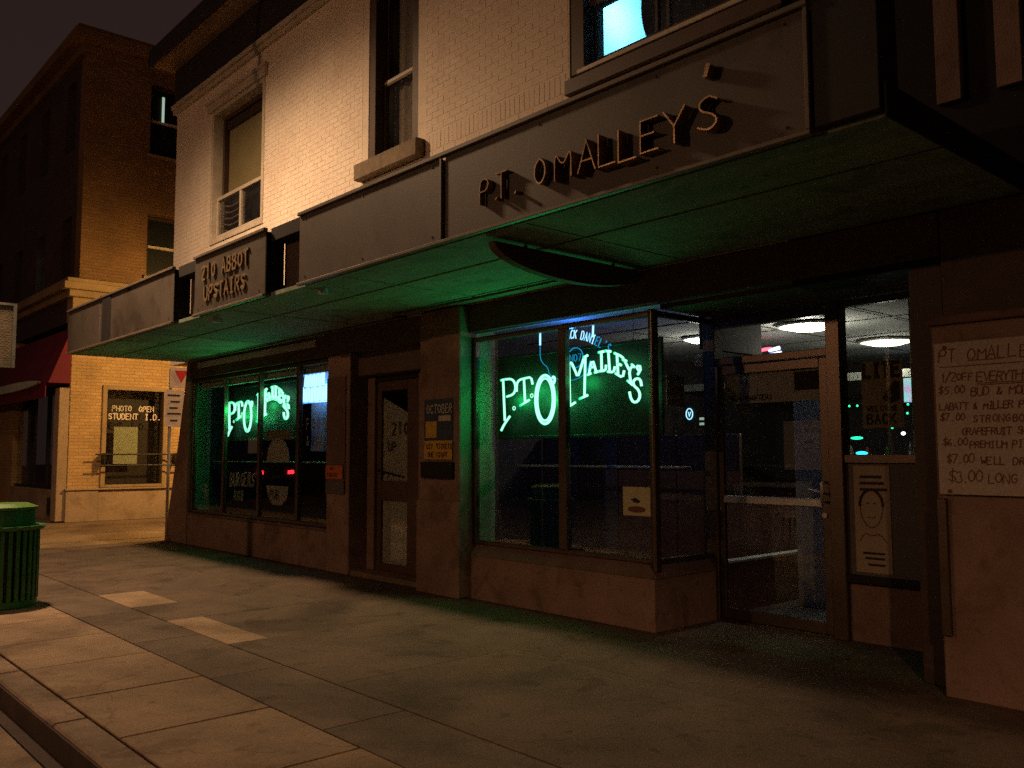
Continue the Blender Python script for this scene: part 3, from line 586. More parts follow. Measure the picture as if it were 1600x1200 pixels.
# ---- canopy
can = B('canopy', 'soffit', pub, (-15.08, -1.84, 4.06, 5.90, 3.10, 3.14))
B('canopy_deck', 'dark', can, (-15.06, -1.86, 4.22, 5.90, 3.145, 3.24))
B('shade_cheek', 'dark', can, (-10.659, -10.652, 4.002, 4.20, 3.13, 3.76)); B('shade_cheek', 'dark', can, (-8.219, -8.212, 4.002, 4.20, 3.13, 3.76))  # black plates paint shade onto the box sides
for i in range(5):
    a = -14.2+i*2.44
    B('soffit_batten', 'soffit', can, (a, a+0.02, 4.10, 5.89, 3.095, 3.0995))
B('soffit_batten', 'soffit', can, (-15.05, -1.86, 4.68, 4.70, 3.090, 3.0945))
secs = [(-15.08, -13.50), (-13.46, -10.66), (-10.02, -8.22), (-7.52, -5.30), (-5.24, -2.22), (-2.20, -1.86)]
for (a, b) in secs: B('fascia_panel', 'frieze' if a > -2.21 else 'fascia', can, (a, b, 4.0, 4.20, 3.125, 3.765), bevel=0.006)  # right-end panel blackened, shade put into its colour
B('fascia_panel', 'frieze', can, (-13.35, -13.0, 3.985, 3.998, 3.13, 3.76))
B('gap_back', 'header', can, (-10.655, -10.025, 4.21, 4.23, 3.14, 3.66)); B('gap_back', 'header', can, (-8.215, -7.525, 4.21, 4.23, 3.14, 3.66)); B('gap_top_shade', 'dark', can, (-10.65, -10.03, 4.05, 4.23, 3.662, 3.795)); B('gap_top_shade', 'dark', can, (-8.21, -7.53, 4.05, 4.23, 3.662, 3.795))  # black caps paint shade into the tops of the gaps
for (a, b) in ((-15.08, -10.66), (-10.02, -8.22), (-7.52, -2.21)):
    B('top_trim', 'fascia_trim', can, (a, b, 3.972, 4.02, 3.767, 3.80), bevel=0.004)
    B('bottom_trim', 'fascia_trim', can, (a, b, 3.975, 4.02, 3.095, 3.122), bevel=0.004)
for a in (-5.275, -2.225): B('panel_joint', 'fascia_trim', can, (a-0.012, a+0.012, 3.980, 3.999, 3.125, 3.765), bevel=0.003)
B('end_shade_strip', 'dark', can, (-1.839, -1.830, 4.0, 5.90, 3.08, 3.25))  # black strip added to hide the lit slab edge
for a in (-14.9, -13.7, -11.9, -10.8, -9.9, -8.35, -7.4, -6.4, -5.4, -4.2, -3.2, -2.35):
    for zz in (3.17, 3.72):
        bm = bmesh.new(); prism(bm, [(a+0.009*math.cos(k*math.pi/3), zz+0.009*math.sin(k*math.pi/3)) for k in range(6)], 'y', 3.994, 3.9998); obj('screw', bm, 'frieze', can)
bm = bmesh.new(); tube(bm, [(-14.6, 5.78, 3.075), (-8.3, 5.78, 3.075), (-8.3, 5.60, 3.075), (-5.3, 5.60, 3.075)], 0.014, 8); obj('conduit', bm, 'panelgrey', can)
bm = bmesh.new()
cyl(bm, -7.50, 4.25, 3.05, 3.10, 0.05, 0.05, 14); obj('soffit_fitting', bm, 'pale_trim', can)
bm = bmesh.new(); cyl(bm, -9.95, 4.25, 3.05, 3.10, 0.05, 0.05, 14); obj('soffit_fitting', bm, 'pale_trim', can)

# ---- interior shell
ins = B('bar_interior', 'inwall', pub, (-15.0, 1.0, 13.0, 13.1, 0, 2.9), (-15.1, -15.0, 6.3, 13.1, 0, 2.9), (1.0, 1.1, 6.3, 13.1, 0, 2.9), (-8.1, -8.0, 6.3, 13.0, 0, 2.9))
B('bar_floor', 'infloor', pub, (-15.0, 1.0, 6.93, 13.0, -0.02, -0.001), (-15.0, -5.0, 6.3, 6.93, -0.02, -0.001))
ce = B('bar_ceiling', 'inceil', pub, (-8.0, 1.0, 6.93, 13.0, 2.86, 2.9), (-15.0, -8.1, 6.3, 13.0, 2.86, 2.9), (-8.0, -4.9, 6.3, 6.93, 2.86, 2.9))
for i in range(5): B('ceiling_runner', 'panelgrey', ce, (-8.0, 1.0, 7.4+i*1.2, 7.415+i*1.2, 2.852, 2.859))
for i in range(7): B('ceiling_runner', 'panelgrey', ce, (-7.6+i*1.2, -7.585+i*1.2, 6.95, 13.0, 2.846, 2.851))
B('low_partition', 'panelwood', pub, (-5.0, -4.94, 6.93, 8.6, 0, 0.46)); B('partition_cap', 'whitepost', pub, (-5.02, -4.92, 6.93, 8.6, 0.462, 0.49), bevel=0.004)
B('blocking_header', 'dark', pub, (-5.08, -5.0, 6.95, 7.9, 2.50, 2.858)); B('inner_jamb', 'whitepost', pub, (-3.075, -2.985, 6.96, 7.04, 1.0, 2.72), bevel=0.004); B('door_mat', 'panelgrey', pub, (-4.7, -3.9, 7.1, 7.9, 0.0, 0.012))  # header added to block ceiling lamp light towards the main window
B('window_rail', 'alum2', pub, (-7.25, -4.95, 6.50, 6.62, 1.365, 1.385), bevel=0.003)
B('window_rail', 'alum2', pub, (-14.8, -10.3, 6.30, 6.42, 1.38, 1.40), bevel=0.003)

# ================================================================ signs on the canopy
sg = thing('raised_letter_sign', 'raised bronze letters P.T. O MALLEY\'S on the long grey canopy panel', 'sign', (-3.7, 4.0, 3.2))
for ch, x in (('P', -4.77), ('.', -4.64), ('T', -4.59), ('.', -4.44), ('O', -4.20)) + tuple(zip("MALLEYS", (-3.97, -3.765, -3.585, -3.425, -3.27, -3.09, -2.86))):
    bm = bmesh.new(); big = ch in 'MALEYS' and x > -4.0
    text(bm, ch, x, 3.998, 3.25 if big else 3.28, 0.20 if big else 0.18, random.uniform(0.008, 0.011), depth=random.uniform(0.045, 0.085) if big else 0.05, cw=0.75 if big else 0.6, jit=0.04)
    obj('letter', bm, 'brass', sg)
bm = bmesh.new(); prism(bm, [(-2.815, 3.57), (-2.79, 3.565), (-2.765, 3.63), (-2.79, 3.645)], 'y', 3.93, 3.998); obj('apostrophe', bm, 'brass', sg)
s2 = thing('address_sign', 'small tan lettering 210 ABBOT UPSTAIRS on the short canopy box', 'sign', (-9.1, 4.0, 3.2))
for (s, x, z, h) in (('210 ABBOT', -9.78, 3.49, 0.155), ('UPSTAIRS', -9.70, 3.24, 0.155)):
    for i, ch in enumerate(s):
        if ch == ' ': continue
        bm = bmesh.new(); text(bm, ch, x+i*0.137, 3.998, z, h, 0.026, depth=0.02, cw=0.6); obj('letter', bm, 'tan_letter', s2)
# oval blade sign under the soffit
bm = bmesh.new(); n = 36
prism(bm, [(5.02+0.86*math.cos(-math.pi*i/n), 3.07+0.20*math.sin(-math.pi*i/n)) for i in range(n+1)], 'x', -4.93, -4.85)
ov = obj('oval_blade_sign', bm, 'header', None, bevel=0.008)
tag(ov, 'dark half-oval blade sign hanging under the canopy soffit', 'sign')
bm = bmesh.new(); pp = [(-4.846, 5.02+0.80*math.cos(-math.pi*i/n), 3.05+0.15*math.sin(-math.pi*i/n)) for i in range(3, n-2)]; tube(bm, pp, 0.004, 6); obj('rim', bm, 'fascia_trim', ov)
for yy in (4.5, 5.5): B('hanger', 'blacksteel', ov, (-4.90, -4.88, yy, yy+0.02, 3.071, 3.095))

# ================================================================ neon signs
ST = {
'P': [[(-7.042, 2.281), (-6.979, 2.288)], [(-7.006, 2.272), (-6.981, 1.85)], [(-6.979, 2.288), (-6.872, 2.287), (-6.82, 2.243), (-6.808, 2.172), (-6.847, 2.121), (-6.953, 2.103)], [(-7.04, 1.748), (-6.99, 1.815), (-6.9, 1.897)]],
'T': [[(-6.794, 2.148), (-6.794, 2.224), (-6.759, 2.268), (-6.664, 2.279), (-6.571, 2.285), (-6.551, 2.209)], [(-6.681, 2.275), (-6.666, 2.037)], [(-6.743, 2.0), (-6.598, 2.054)]],
'apostrophe': [[(-6.264, 2.253), (-6.24, 2.274), (-6.226, 2.234), (-6.245, 2.196)]],
'M': [[(-6.071, 2.362), (-5.994, 2.389)], [(-6.028, 2.369), (-6.021, 1.985)], [(-6.068, 1.949), (-5.945, 1.998)], [(-5.991, 2.383), (-5.949, 2.309), (-5.912, 2.241), (-5.874, 2.314), (-5.831, 2.414)], [(-5.835, 2.425), (-5.776, 2.441)], [(-5.809, 2.423), (-5.825, 2.046)], [(-5.893, 2.028), (-5.781, 2.06)]],
'A': [[(-5.764, 2.263), (-5.718, 2.41), (-5.669, 2.272)], [(-5.748, 2.321), (-5.683, 2.327)], [(-5.786, 2.252), (-5.735, 2.266)], [(-5.691, 2.268), (-5.648, 2.276)]],
'L': [[(-5.638, 2.456), (-5.567, 2.46)], [(-5.602, 2.458), (-5.598, 2.281)], [(-5.633, 2.278), (-5.547, 2.279), (-5.543, 2.332)]],
'l': [[(-5.553, 2.464), (-5.48, 2.451)], [(-5.513, 2.456), (-5.499, 2.267)], [(-5.527, 2.267), (-5.448, 2.255), (-5.434, 2.308)]],
'E': [[(-5.441, 2.434), (-5.335, 2.388), (-5.325, 2.351)], [(-5.407, 2.42), (-5.396, 2.237)], [(-5.399, 2.333), (-5.354, 2.312)], [(-5.43, 2.245), (-5.34, 2.197), (-5.321, 2.263)]],
'Y': [[(-5.34, 2.368), (-5.29, 2.345)], [(-5.317, 2.355), (-5.261, 2.264)], [(-5.233, 2.313), (-5.194, 2.282)], [(-5.216, 2.298), (-5.261, 2.264), (-5.245, 2.145)], [(-5.285, 2.168), (-5.219, 2.121)]],
'apostrophe2': [[(-5.161, 2.292), (-5.132, 2.285), (-5.127, 2.259), (-5.154, 2.255), (-5.168, 2.277), (-5.161, 2.292)], [(-5.127, 2.259), (-5.162, 2.211)]],
'S': [[(-5.118, 2.107), (-5.13, 2.168), (-5.176, 2.181), (-5.219, 2.155), (-5.206, 2.112), (-5.154, 2.076), (-5.134, 2.017), (-5.167, 1.968), (-5.217, 1.965), (-5.249, 2.007), (-5.26, 2.064)]]}
def circ(cx, cz, rx, rz, y, n=28): return [(cx+rx*math.cos(2*math.pi*i/n), y, cz+rz*math.sin(2*math.pi*i/n)) for i in range(n)]+[(cx+rx, y, cz)]
def pub_neon(dx, dz, label, r=0.0130, sxx=1.0):
    t = thing('neon_sign', label, 'neon sign', (-6.1+dx, 6.2, 1.7+dz), 'green neon name signs in the two shop windows')
    X = lambda x: -6.1+(x+6.1)*sxx+dx
    def letter(strokes, rr=r, mat='neon_g', nm='neon_letter'):
        bm = bmesh.new()
        for s in strokes:
            c = s[0] == s[-1]
            q = smooth_path(s, 1) if len(s) > 2 and not c else s
            tube(bm, q, rr, 8)
        return obj(nm, bm, mat, t, smooth=True)
    for k, v in ST.items():
        letter([[(X(x), 6.13, z+dz) for x, z in s] for s in v])
    letter([circ(X(-6.37), 2.046+dz, 0.136, 0.243, 6.13, 40)], 0.016); letter([circ(X(-6.37), 2.046+dz, 0.112, 0.212, 6.13, 40)], 0.012)
    letter([circ(X(-6.835), 1.977+dz, 0.019, 0.019, 6.13, 14)], 0.005, nm='neon_dot'); letter([circ(X(-6.564), 2.095+dz, 0.019, 0.019, 6.13, 14)], 0.005, nm='neon_dot')
    for (lx, lz, le) in ((-6.93, 2.08, 1.9), (-6.68, 2.17, 1.5), (-6.37, 2.05, 2.4), (-5.93, 2.2, 1.0), (-5.58, 2.37, 0.35), (-5.35, 2.33, 0.3), (-5.18, 2.08, 0.35)):
        l = bpy.data.lights.new('tube_light', 'POINT'); l.energy = 4.4*le; l.color = (0.012, 1.0, 0.20); l.shadow_soft_size = 0.06
        o = bpy.data.objects.new('tube_light', l); col.objects.link(o); o.parent = t; o.location = Vector((X(lx), 6.105, lz+dz))-WL[t.name]
    B('back_board', 'bk', t, (X(-7.22), X(-4.99), 6.235, 6.25, 1.69+dz, 2.52+dz))
    fr = B('board_frame', 'bk', t, (X(-7.25), X(-7.22), 6.225, 6.255, 1.66+dz, 2.55+dz), (X(-4.99), X(-4.96), 6.225, 6.255, 1.66+dz, 2.55+dz), (X(-7.22), X(-4.99), 6.225, 6.255, 1.66+dz, 1.69+dz), (X(-7.22), X(-4.99), 6.225, 6.255, 2.52+dz, 2.55+dz), bevel=0.003)
    bm = bmesh.new()
    for a in (-6.95, -6.3, -5.7, -5.2): tube(bm, [(X(a), 6.14, 2.25+dz), (X(a), 6.23, 2.25+dz)], 0.004, 5)
    tube(bm, [(X(-6.9), 6.24, 2.55+dz), (X(-6.9), 6.24, 2.85)], 0.003, 5); tube(bm, [(X(-5.3), 6.24, 2.55+dz), (X(-5.3), 6.24, 2.85)], 0.003, 5)
    obj('standoff', bm, 'blacksteel', t)
    return t
pub_neon(0, 0, "green neon name sign in the window nearer the entrance door")
pub_neon(-6.72, 0.06, "green neon name sign in the window beyond the stair door", r=0.020, sxx=1.08)
# blue whiskey sign above the green letters
jd = thing('whiskey_neon', "blue neon Jack Daniel's sign with a round number 7 badge above the green letters", 'neon sign', (-6.1, 6.3, 2.2))
s_ = "JACK DANIEL'S"
for i, ch in enumerate(s_):
    if ch == ' ': continue
    q_ = (i-2)/10.0; cx = -6.05+0.046*(i-2); cz = 2.635-0.17*max(0, q_)**1.6; a = 0.15+0.5*q_
    bm = bmesh.new(); h = 0.085; ux = Vector((math.cos(a), 0, -math.sin(a)*0.8)); uz = Vector((math.sin(a), 0, math.cos(a)))
    for st in G[ch]:
        tube(bm, [Vector((cx, 6.19, cz))+ux*(p[0]/4*0.036-0.018)+uz*(p[1]/6*h) for p in st], 0.0055, 6)
    obj('neon_letter', bm, 'neon_b' if i < 9 else 'neon_bs', jd, smooth=True)
bm = bmesh.new(); tube(bm, circ(-6.00, 2.44, 0.105, 0.098, 6.19), 0.005, 6); obj('badge_ring', bm, 'neon_bs', jd, smooth=True)
bm = bmesh.new()
for i, ch in enumerate('NO7'):
    for st in G[ch]: tube(bm, [(-6.075+i*0.056+p[0]/4*0.042, 6.19, 2.405+p[1]/6*0.07) for p in st], 0.0035, 5)
obj('badge_number', bm, 'neon_bs', jd)
bm = bmesh.new(); tube(bm, smooth_path([(-6.50, 6.19, 2.60), (-6.50, 6.19, 2.47), (-6.45, 6.19, 2.41), (-6.39, 6.19, 2.38), (-6.36, 6.19, 2.28), (-6.10, 6.19, 2.205), (-5.86, 6.19, 2.26), (-5.80, 6.19, 2.40)]), 0.004, 6); obj('neon_outline', bm, 'neon_bs', jd, smooth=True)
bm = bmesh.new(); tube(bm, [(-6.498, 6.19, 2.735), (-6.499, 6.19, 2.61)], 0.011); tube(bm, [(-5.757, 6.19, 2.735), (-5.765, 6.19, 2.62)], 0.011); obj('neon_end', bm, 'neon_b', jd, smooth=True)
# white-blue beer sign, right pane of the left window
bs = thing('beer_neon', 'overexposed white-blue neon beer sign at the right end of the far window', 'neon sign', (-11.4, 6.25, 2.2))
for (x0, x1, z0, z1) in ((-11.50, -10.98, 2.47, 2.64), (-11.60, -10.88, 2.26, 2.46)):
    bm = bmesh.new(); k = 9
    pts = []
    for i in range(k+1):
        x = x0+(x1-x0)*i/k
        pts += [(x, 6.25, z0 if i % 2 else z1), (x+(x1-x0)/k*0.8 if i < k else x, 6.25, z0 if i % 2 else z1)]
    tube(bm, pts, 0.030, 8); tube(bm, [(x0-0.02, 6.25, z0-0.01), (x1+0.02, 6.25, z0-0.01), (x1+0.03, 6.25, z1+0.01), (x0, 6.25, z1+0.01), (x0-0.02, 6.25, z0-0.01)], 0.014, 8)
    obj('neon_tube', bm, 'neon_bb', bs, smooth=True)
for (t_, p_, e_) in ((bs, (-11.25, 6.34, 2.45), 13.0), (jd, (-6.2, 6.30, 2.62), 8.0)):
    l = bpy.data.lights.new('tube_light', 'POINT'); l.energy = e_; l.color = (0.03, 0.20, 1.0); l.shadow_soft_size = 0.05
    o = bpy.data.objects.new('tube_light', l); col.objects.link(o); o.parent = t_; o.location = Vector(p_)-WL[t_.name]
B('inner_header', 'whitepost', pub, (-14.8, -10.32, 6.07, 6.12, 2.63, 2.85))
B('mount', 'blacksteel', bs, (-11.55, -10.93, 6.29, 6.31, 2.44, 2.46))
B('back_sheet', 'whitepost', bs, (-11.62, -10.80, 6.42, 6.43, 1.55, 2.74))

# ================================================================ window decorations, posters, stickers
def sheet(name, mat, x0, x1, y, z0, z1, label, cat, group=None, bevel=0):
    o = B(name, mat, None, (x0, x1, y, y+0.004, z0, z1)); return tag(o, label, cat, group)
tag(B('orange_notice', 'orange', None, (-10.22, -9.80, 5.866, 5.870, 1.19, 1.36)), 'small orange notice on the pilaster beside the far window', 'notice')
lettering('lettering', [('NO', -10.1, 5.865, 1.30, 0.04, 0.008), ('PARKING', -10.18, 5.865, 1.22, 0.045, 0.008)], 'ink', bpy.data.objects['orange_notice'], depth=0.001)
po = B('concert_poster', 'blueprint', None, (-7.95, -7.44, 5.792, 5.796, 1.44, 2.10)); tag(po, 'dark blue poster with yellow foot band taped to the pier between doorway and neon window', 'poster')
B('foot_band', 'yellow', po, (-7.945, -7.445, 5.788, 5.7915, 1.445, 1.65)); B('photo_print', 'yellow', po, (-7.92, -7.72, 5.788, 5.7915, 1.68, 1.86)); B('photo_print', 'paper', po, (-7.68, -7.47, 5.788, 5.7915, 1.86, 1.92))
lettering('lettering', [('OCTOBER', -7.90, 5.7915, 1.95, 0.09, 0.012)], 'paper', po, depth=0.002, cw=0.55)
lettering('lettering', [('OCT', -7.9, 5.788, 1.56, 0.05, 0.01), ('TICKETS', -7.72, 5.788, 1.56, 0.05, 0.01), ('ONE NIGHT', -7.88, 5.788, 1.47, 0.05, 0.01)], 'ink', po, depth=0.001, cw=0.6)
B('poster_shadow_lip', 'dark', pub, (-7.97, -7.42, 5.755, 5.798, 1.24, 1.42), bevel=0.004)  # black lip standing in for the shadow below the poster
# sheets in the far window
def tee(x, z, s):
    bm = bmesh.new(); prism(bm, [(x-0.35*s, z+0.05*s), (x-0.30*s, z-0.12*s), (x-0.15*s, z-0.24*s), (x+0.15*s, z-0.24*s), (x+0.32*s, z-0.12*s), (x+0.36*s, z+0.05*s)], 'y', 6.04, 6.046); return bm
o = obj('window_shirt', tee(-11.90, 1.0, 0.95), 'paper', None); tag(o, 'pale rounded cloth with dark print low in the third pane of the far window', 'banner')
lettering('lettering', [('PUB', -12.12, 6.04, 0.86, 0.12, 0.02)], 'ink', o, depth=0.002)
bm = bmesh.new(); n = 16
prism(bm, [(-12.26, 1.40)]+[(-11.90+0.34*math.cos(math.pi-math.pi*i/n), 1.40+0.34*abs(math.sin(math.pi*i/n))**0.75) for i in range(1, n)]+[(-11.56, 1.40)], 'y', 6.04, 6.046)
o = obj('paper_dome', bm, 'paper', None); tag(o, 'pale dome-shaped paper cutout at mid height of the third pane of the far window', 'banner')
o = B('shelf_board', 'shade', None, (-12.3, -11.5, 6.05, 6.06, 1.72, 1.86)); tag(o, 'faint brown board under the green neon letters in the far window', 'board')
bm = bmesh.new(); text(bm, 'BURGERS', -13.5, 6.04, 1.02, 0.20, 0.03, cw=0.42, pitch=0.13, jit=0.04); text(bm, 'AND', -13.35, 6.04, 0.80, 0.15, 0.024, cw=0.45, pitch=0.13, jit=0.04)
o = obj('window_lettering', bm, 'paper', None); tag(o, 'faint pale hand lettering low in the second pane of the far window', 'lettering')
bm = bmesh.new(); text(bm, 'FOOD', -11.05, 6.04, 1.85, 0.14, 0.018, cw=0.5, pitch=0.15, jit=0.05); text(bm, '& MUSIC', -11.05, 6.04, 1.62, 0.13, 0.016, cw=0.5, pitch=0.11, jit=0.05)
o = obj('window_lettering', bm, 'paper', None); tag(o, 'faint hand lettering under the blue neon in the far window', 'lettering')
o = B('taped_card', 'paper', None, (-14.48, -14.38, 6.03, 6.034, 0.78, 1.02)); tag(o, 'tiny pale card low in the first pane of the far window', 'card')
st = B('window_sticker', 'cream', None, (-5.23, -4.92, 5.988, 5.992, 0.96, 1.21)); tag(st, 'square cream sticker with a dark oval low in the entrance corner window', 'sticker')
bm = bmesh.new(); prism(bm, [(-5.075+0.10*math.cos(k*math.pi/10), 1.015+0.028*math.sin(k*math.pi/10)) for k in range(20)], 'y', 5.985, 5.988); obj('oval_print', bm, 'redink', st)
bm = bmesh.new(); prism(bm, [(-5.14, 1.10), (-5.10, 1.075), (-5.05, 1.07), (-5.03, 1.09), (-5.09, 1.115)], 'y', 5.985, 5.988); obj('bird_print', bm, 'ink', st)
o = B('return_notice', 'paper', None, (-4.886, -4.882, 6.19, 6.44, 1.92, 2.20)); tag(o, 'grey notice inside the narrow side pane next to the door', 'notice')
lettering('lettering', [('101', -4.881, 6.24, 2.02, 0.10, 0.014)], 'ink', o, depth=0.001, u=(0, 1, 0), nrm=(1, 0, 0), cw=0.5)
# banner, notice and posters at the entrance
ba = B('door_banner', 'paper', None, (-4.74, -3.785, 6.862, 6.866, 1.95, 2.215)); tag(ba, 'wide printed banner HEADQUARTERS across the top of the entrance door glass', 'banner')
lettering('lettering', [('HEADQUARTERS', -4.68, 6.8615, 1.975, 0.045, 0.009)], 'ink', ba, depth=0.001, cw=0.6)
B('dark_print', 'ink', ba, (-4.03, -3.80, 6.858, 6.8615, 2.04, 2.20))
post = B('inner_post', 'whitepost', None, (-4.72, -4.42, 8.0, 8.15, 0, 2.25), bevel=0.006); tag(post, 'off-white post standing inside the entrance door', 'post')
nb = B('post_notice', 'paper', None, (-4.64, -4.45, 7.994, 7.998, 1.55, 1.88)); tag(nb, 'printed notice pinned on the off-white post inside the door', 'notice')
lettering('lettering', [('MUST', -4.60, 7.994, 1.78, 0.035, 0.007), ('BE 21', -4.60, 7.994, 1.71, 0.035, 0.007)], 'ink', nb, depth=0.001, cw=0.6)
B('black_bar', 'ink', nb, (-4.60, -4.50, 7.991, 7.994, 1.60, 1.62))
lt = B('lite_poster', 'tan', None, (-3.43, -3.095, 6.862, 6.866, 1.70, 2.235)); tag(lt, 'paper poster LITE WELCOME BACK hung in the glass right of the door', 'poster')
lettering('lettering', [('LITE', -3.41, 6.8615, 2.11, 0.105, 0.030)], 'ink', lt, depth=0.001, cw=0.55)
lettering('lettering', [('WELCOME', -3.39, 6.8615, 1.835, 0.040, 0.010)], 'ink', lt, depth=0.001, cw=0.55, pitch=0.037)
lettering('lettering', [('BACK', -3.39, 6.8615, 1.735, 0.075, 0.016)], 'ink', lt, depth=0.001, cw=0.6, pitch=0.062)
bm = bmesh.new(); prism(bm, [(-3.26, 1.93), (-3.20, 1.89), (-3.12, 1.92), (-3.12, 2.06), (-3.16, 2.07), (-3.22, 2.0)], 'y', 6.858, 6.8615); obj('dark_print', bm, 'ink', lt)
fp = B('portrait_poster', 'tan', None, (-3.51, -3.215, 6.834, 6.838, 0.555, 1.40)); tag(fp, 'tall photocopied poster with a line-drawn head in the panel right of the door', 'poster')
bm = bmesh.new()
def arc(cx, cz, rx, rz, a0, a1, n=14): return [(cx+rx*math.cos(R(a0+(a1-a0)*i/n)), 6.832, cz+rz*math.sin(R(a0+(a1-a0)*i/n))) for i in range(n+1)]
tube(bm, arc(-3.37, 1.08, 0.095, 0.13, 0, 180), 0.011, 5); tube(bm, arc(-3.37, 1.08, 0.092, 0.17, 180, 360), 0.003, 5)
tube(bm, arc(-3.37, 1.0, 0.03, 0.012, 200, 340, 6), 0.003, 5); tube(bm, [(-3.41, 6.832, 1.10), (-3.385, 6.832, 1.105)], 0.004, 5); tube(bm, [(-3.355, 6.832, 1.105), (-3.33, 6.832, 1.10)], 0.004, 5)
tube(bm, smooth_path([(-3.47, 6.832, 0.80), (-3.43, 6.832, 0.87), (-3.37, 6.832, 0.84), (-3.31, 6.832, 0.87), (-3.25, 6.832, 0.80)]), 0.003, 5)
obj('line_drawing', bm, 'ink', fp)
bm = bmesh.new()
for i, zz in enumerate((1.30, 1.25, 1.20)): box(bm, -3.46, -3.28+0.02*i, 6.831, 6.833, zz, zz+0.022)
for i, zz in enumerate((0.70, 0.66, 0.61)): box(bm, -3.45+0.02*i, -3.27, 6.831, 6.833, zz, zz+0.018)
obj('print_line', bm, 'ink', fp)
# hand-written drinks board on the right
db = B('drinks_board', 'board', None, (-2.35, -1.15, 5.662, 5.672, 1.245, 2.185), bevel=0.002); tag(db, 'large white board of hand-lettered drink specials screwed to the front wall', 'sign board')
L = []
def dl(s, x, z, h, pitch, wd=0.007, mat='redink', rise=0.0):
    bm = bmesh.new(); text(bm, s, x, 5.6618, z, h, wd, depth=0.0012, cw=0.62, pitch=pitch, jit=0.07, slant=0.08, rise=rise); obj('lettering', bm, mat, db)
dl("PT OMALLEY'S", -2.325, 2.065, 0.075, 0.058, 0.007)
dl('1/2', -2.32, 1.94, 0.055, 0.030); dl('OFF', -2.22, 1.945, 0.04, 0.033); dl('EVERYTHING', -2.10, 1.93, 0.055, 0.036)
dl('$5.00', -2.33, 1.865, 0.045, 0.031); dl('BUD & MOLT COORS', -2.14, 1.845, 0.05, 0.036)
dl('LABATT & MILLER PITCHERS', -2.33, 1.765, 0.042, 0.0285)
dl('$7.00', -2.33, 1.70, 0.045, 0.031); dl('STRONGBOW', -2.13, 1.685, 0.042, 0.036)
dl('GRAPEFRUIT SHANDY', -2.20, 1.61, 0.042, 0.028)
dl('$6.00', -2.32, 1.545, 0.045, 0.031); dl('PREMIUM PITCHERS', -2.16, 1.53, 0.042, 0.030)
dl('$7.00', -2.30, 1.44, 0.055, 0.032); dl('WELL DRINKS', -2.10, 1.43, 0.045, 0.036)
dl('$3.00', -2.29, 1.32, 0.07, 0.038); dl('LONG ISLANDS', -2.06, 1.32, 0.055, 0.040)
bm = bmesh.new()
for (x0, x1, z0) in ((-2.32, -1.2, 2.03), (-2.10, -1.70, 1.918), (-2.10, -1.70, 1.908), (-2.15, -1.95, 2.06)): box(bm, x0, x1, 5.6606, 5.6618, z0, z0+0.006)
obj('underline', bm, 'redink', db)
for (x, z) in ((-2.285, 2.155), (-2.285, 1.265), (-1.25, 2.155)):
    bm = bmesh.new(); prism(bm, [(x+0.012*math.cos(k*math.pi/5), z+0.012*math.sin(k*math.pi/5)) for k in range(10)], 'y', 5.655, 5.6618); obj('screw', bm, 'redink', db)

# ================================================================ inside the bar
def ceiling_lamp(x, y, r, mat, label):
    t = thing('ceiling_lamp', label, 'ceiling lamp', (x, y, 2.84), 'round lamps on the bar ceiling')
    bm = bmesh.new(); cyl(bm, x, y, 2.825, 2.845, r*1.08, n=28); obj('trim_ring', bm, 'alum2', t, smooth=False)
    bm = bmesh.new(); cyl(bm, x, y, 2.79, 2.824, r*0.55, r, n=28); obj('diffuser', bm, mat, t)
    l = bpy.data.lights.new('lamp_light', 'POINT'); l.energy = 26 if mat == 'lamp' else 10; l.color = (1.0, 0.93, 0.78); l.shadow_soft_size = 0.08
    o = bpy.data.objects.new('lamp_light', l); col.objects.link(o); o.parent = t; o.location = (0, 0, -0.26)
ceiling_lamp(-4.78, 8.45, 0.30, 'lamp', 'bright round ceiling lamp seen through the glass over the door')
ceiling_lamp(-4.84, 10.35, 0.30, 'lamp2', 'dimmer round ceiling lamp seen through the pane right of the door')
ceiling_lamp(-6.15, 8.45, 0.20, 'lamp2', 'round ceiling lamp seen through the narrow side pane')
bc = thing('bar_counter', 'dark bar counter with pale canopy beam behind the entrance', 'bar counter', (-5.5, 10.3, 0))
B('counter_front', 'panelwood', bc, (-8.0, -3.2, 10.4, 10.5, 0, 1.05)); B('counter_top', 'darkwood', bc, (-8.0, -3.1, 10.25, 11.0, 1.052, 1.10), bevel=0.01); B('overhead_beam', 'whitepost', bc, (-8.0, -3.0, 10.45, 10.6, 2.40, 2.50), bevel=0.005)
B('back_shelf', 'darkwood', bc, (-8.0, -3.2, 11.8, 12.2, 1.3, 1.34))
tv = B('television', 'blacksteel', None, (-5.42, -4.72, 12.0, 12.06, 2.17, 2.63), bevel=0.006); tag(tv, 'small lit television high behind the bar', 'television')
B('screen', 'tv', tv, (-5.40, -4.74, 11.994, 11.999, 2.19, 2.61))
def blob(name, mat, x, y, z, rx, rz, label, cat, group=None):
    bm = bmesh.new(); bmesh.ops.create_icosphere(bm, subdivisions=2, radius=1.0)
    for v in bm.verts: v.co = Vector((x+v.co.x*rx, y+v.co.y*min(rx, rz), z+v.co.z*rz))
    o = obj(name, bm, mat, None, smooth=True); tag(o, label, cat, group); return o
gl = thing('green_light_string', 'string of tiny green lights hung across the bar', 'light string', (-4.9, 10.0, 1.6))
bm = bmesh.new(); tube(bm, [(-5.7, 10.0, 2.11), (-5.16, 10.0, 2.09), (-4.46, 10.0, 2.08)], 0.003, 5); obj('wire', bm, 'blacksteel', gl)
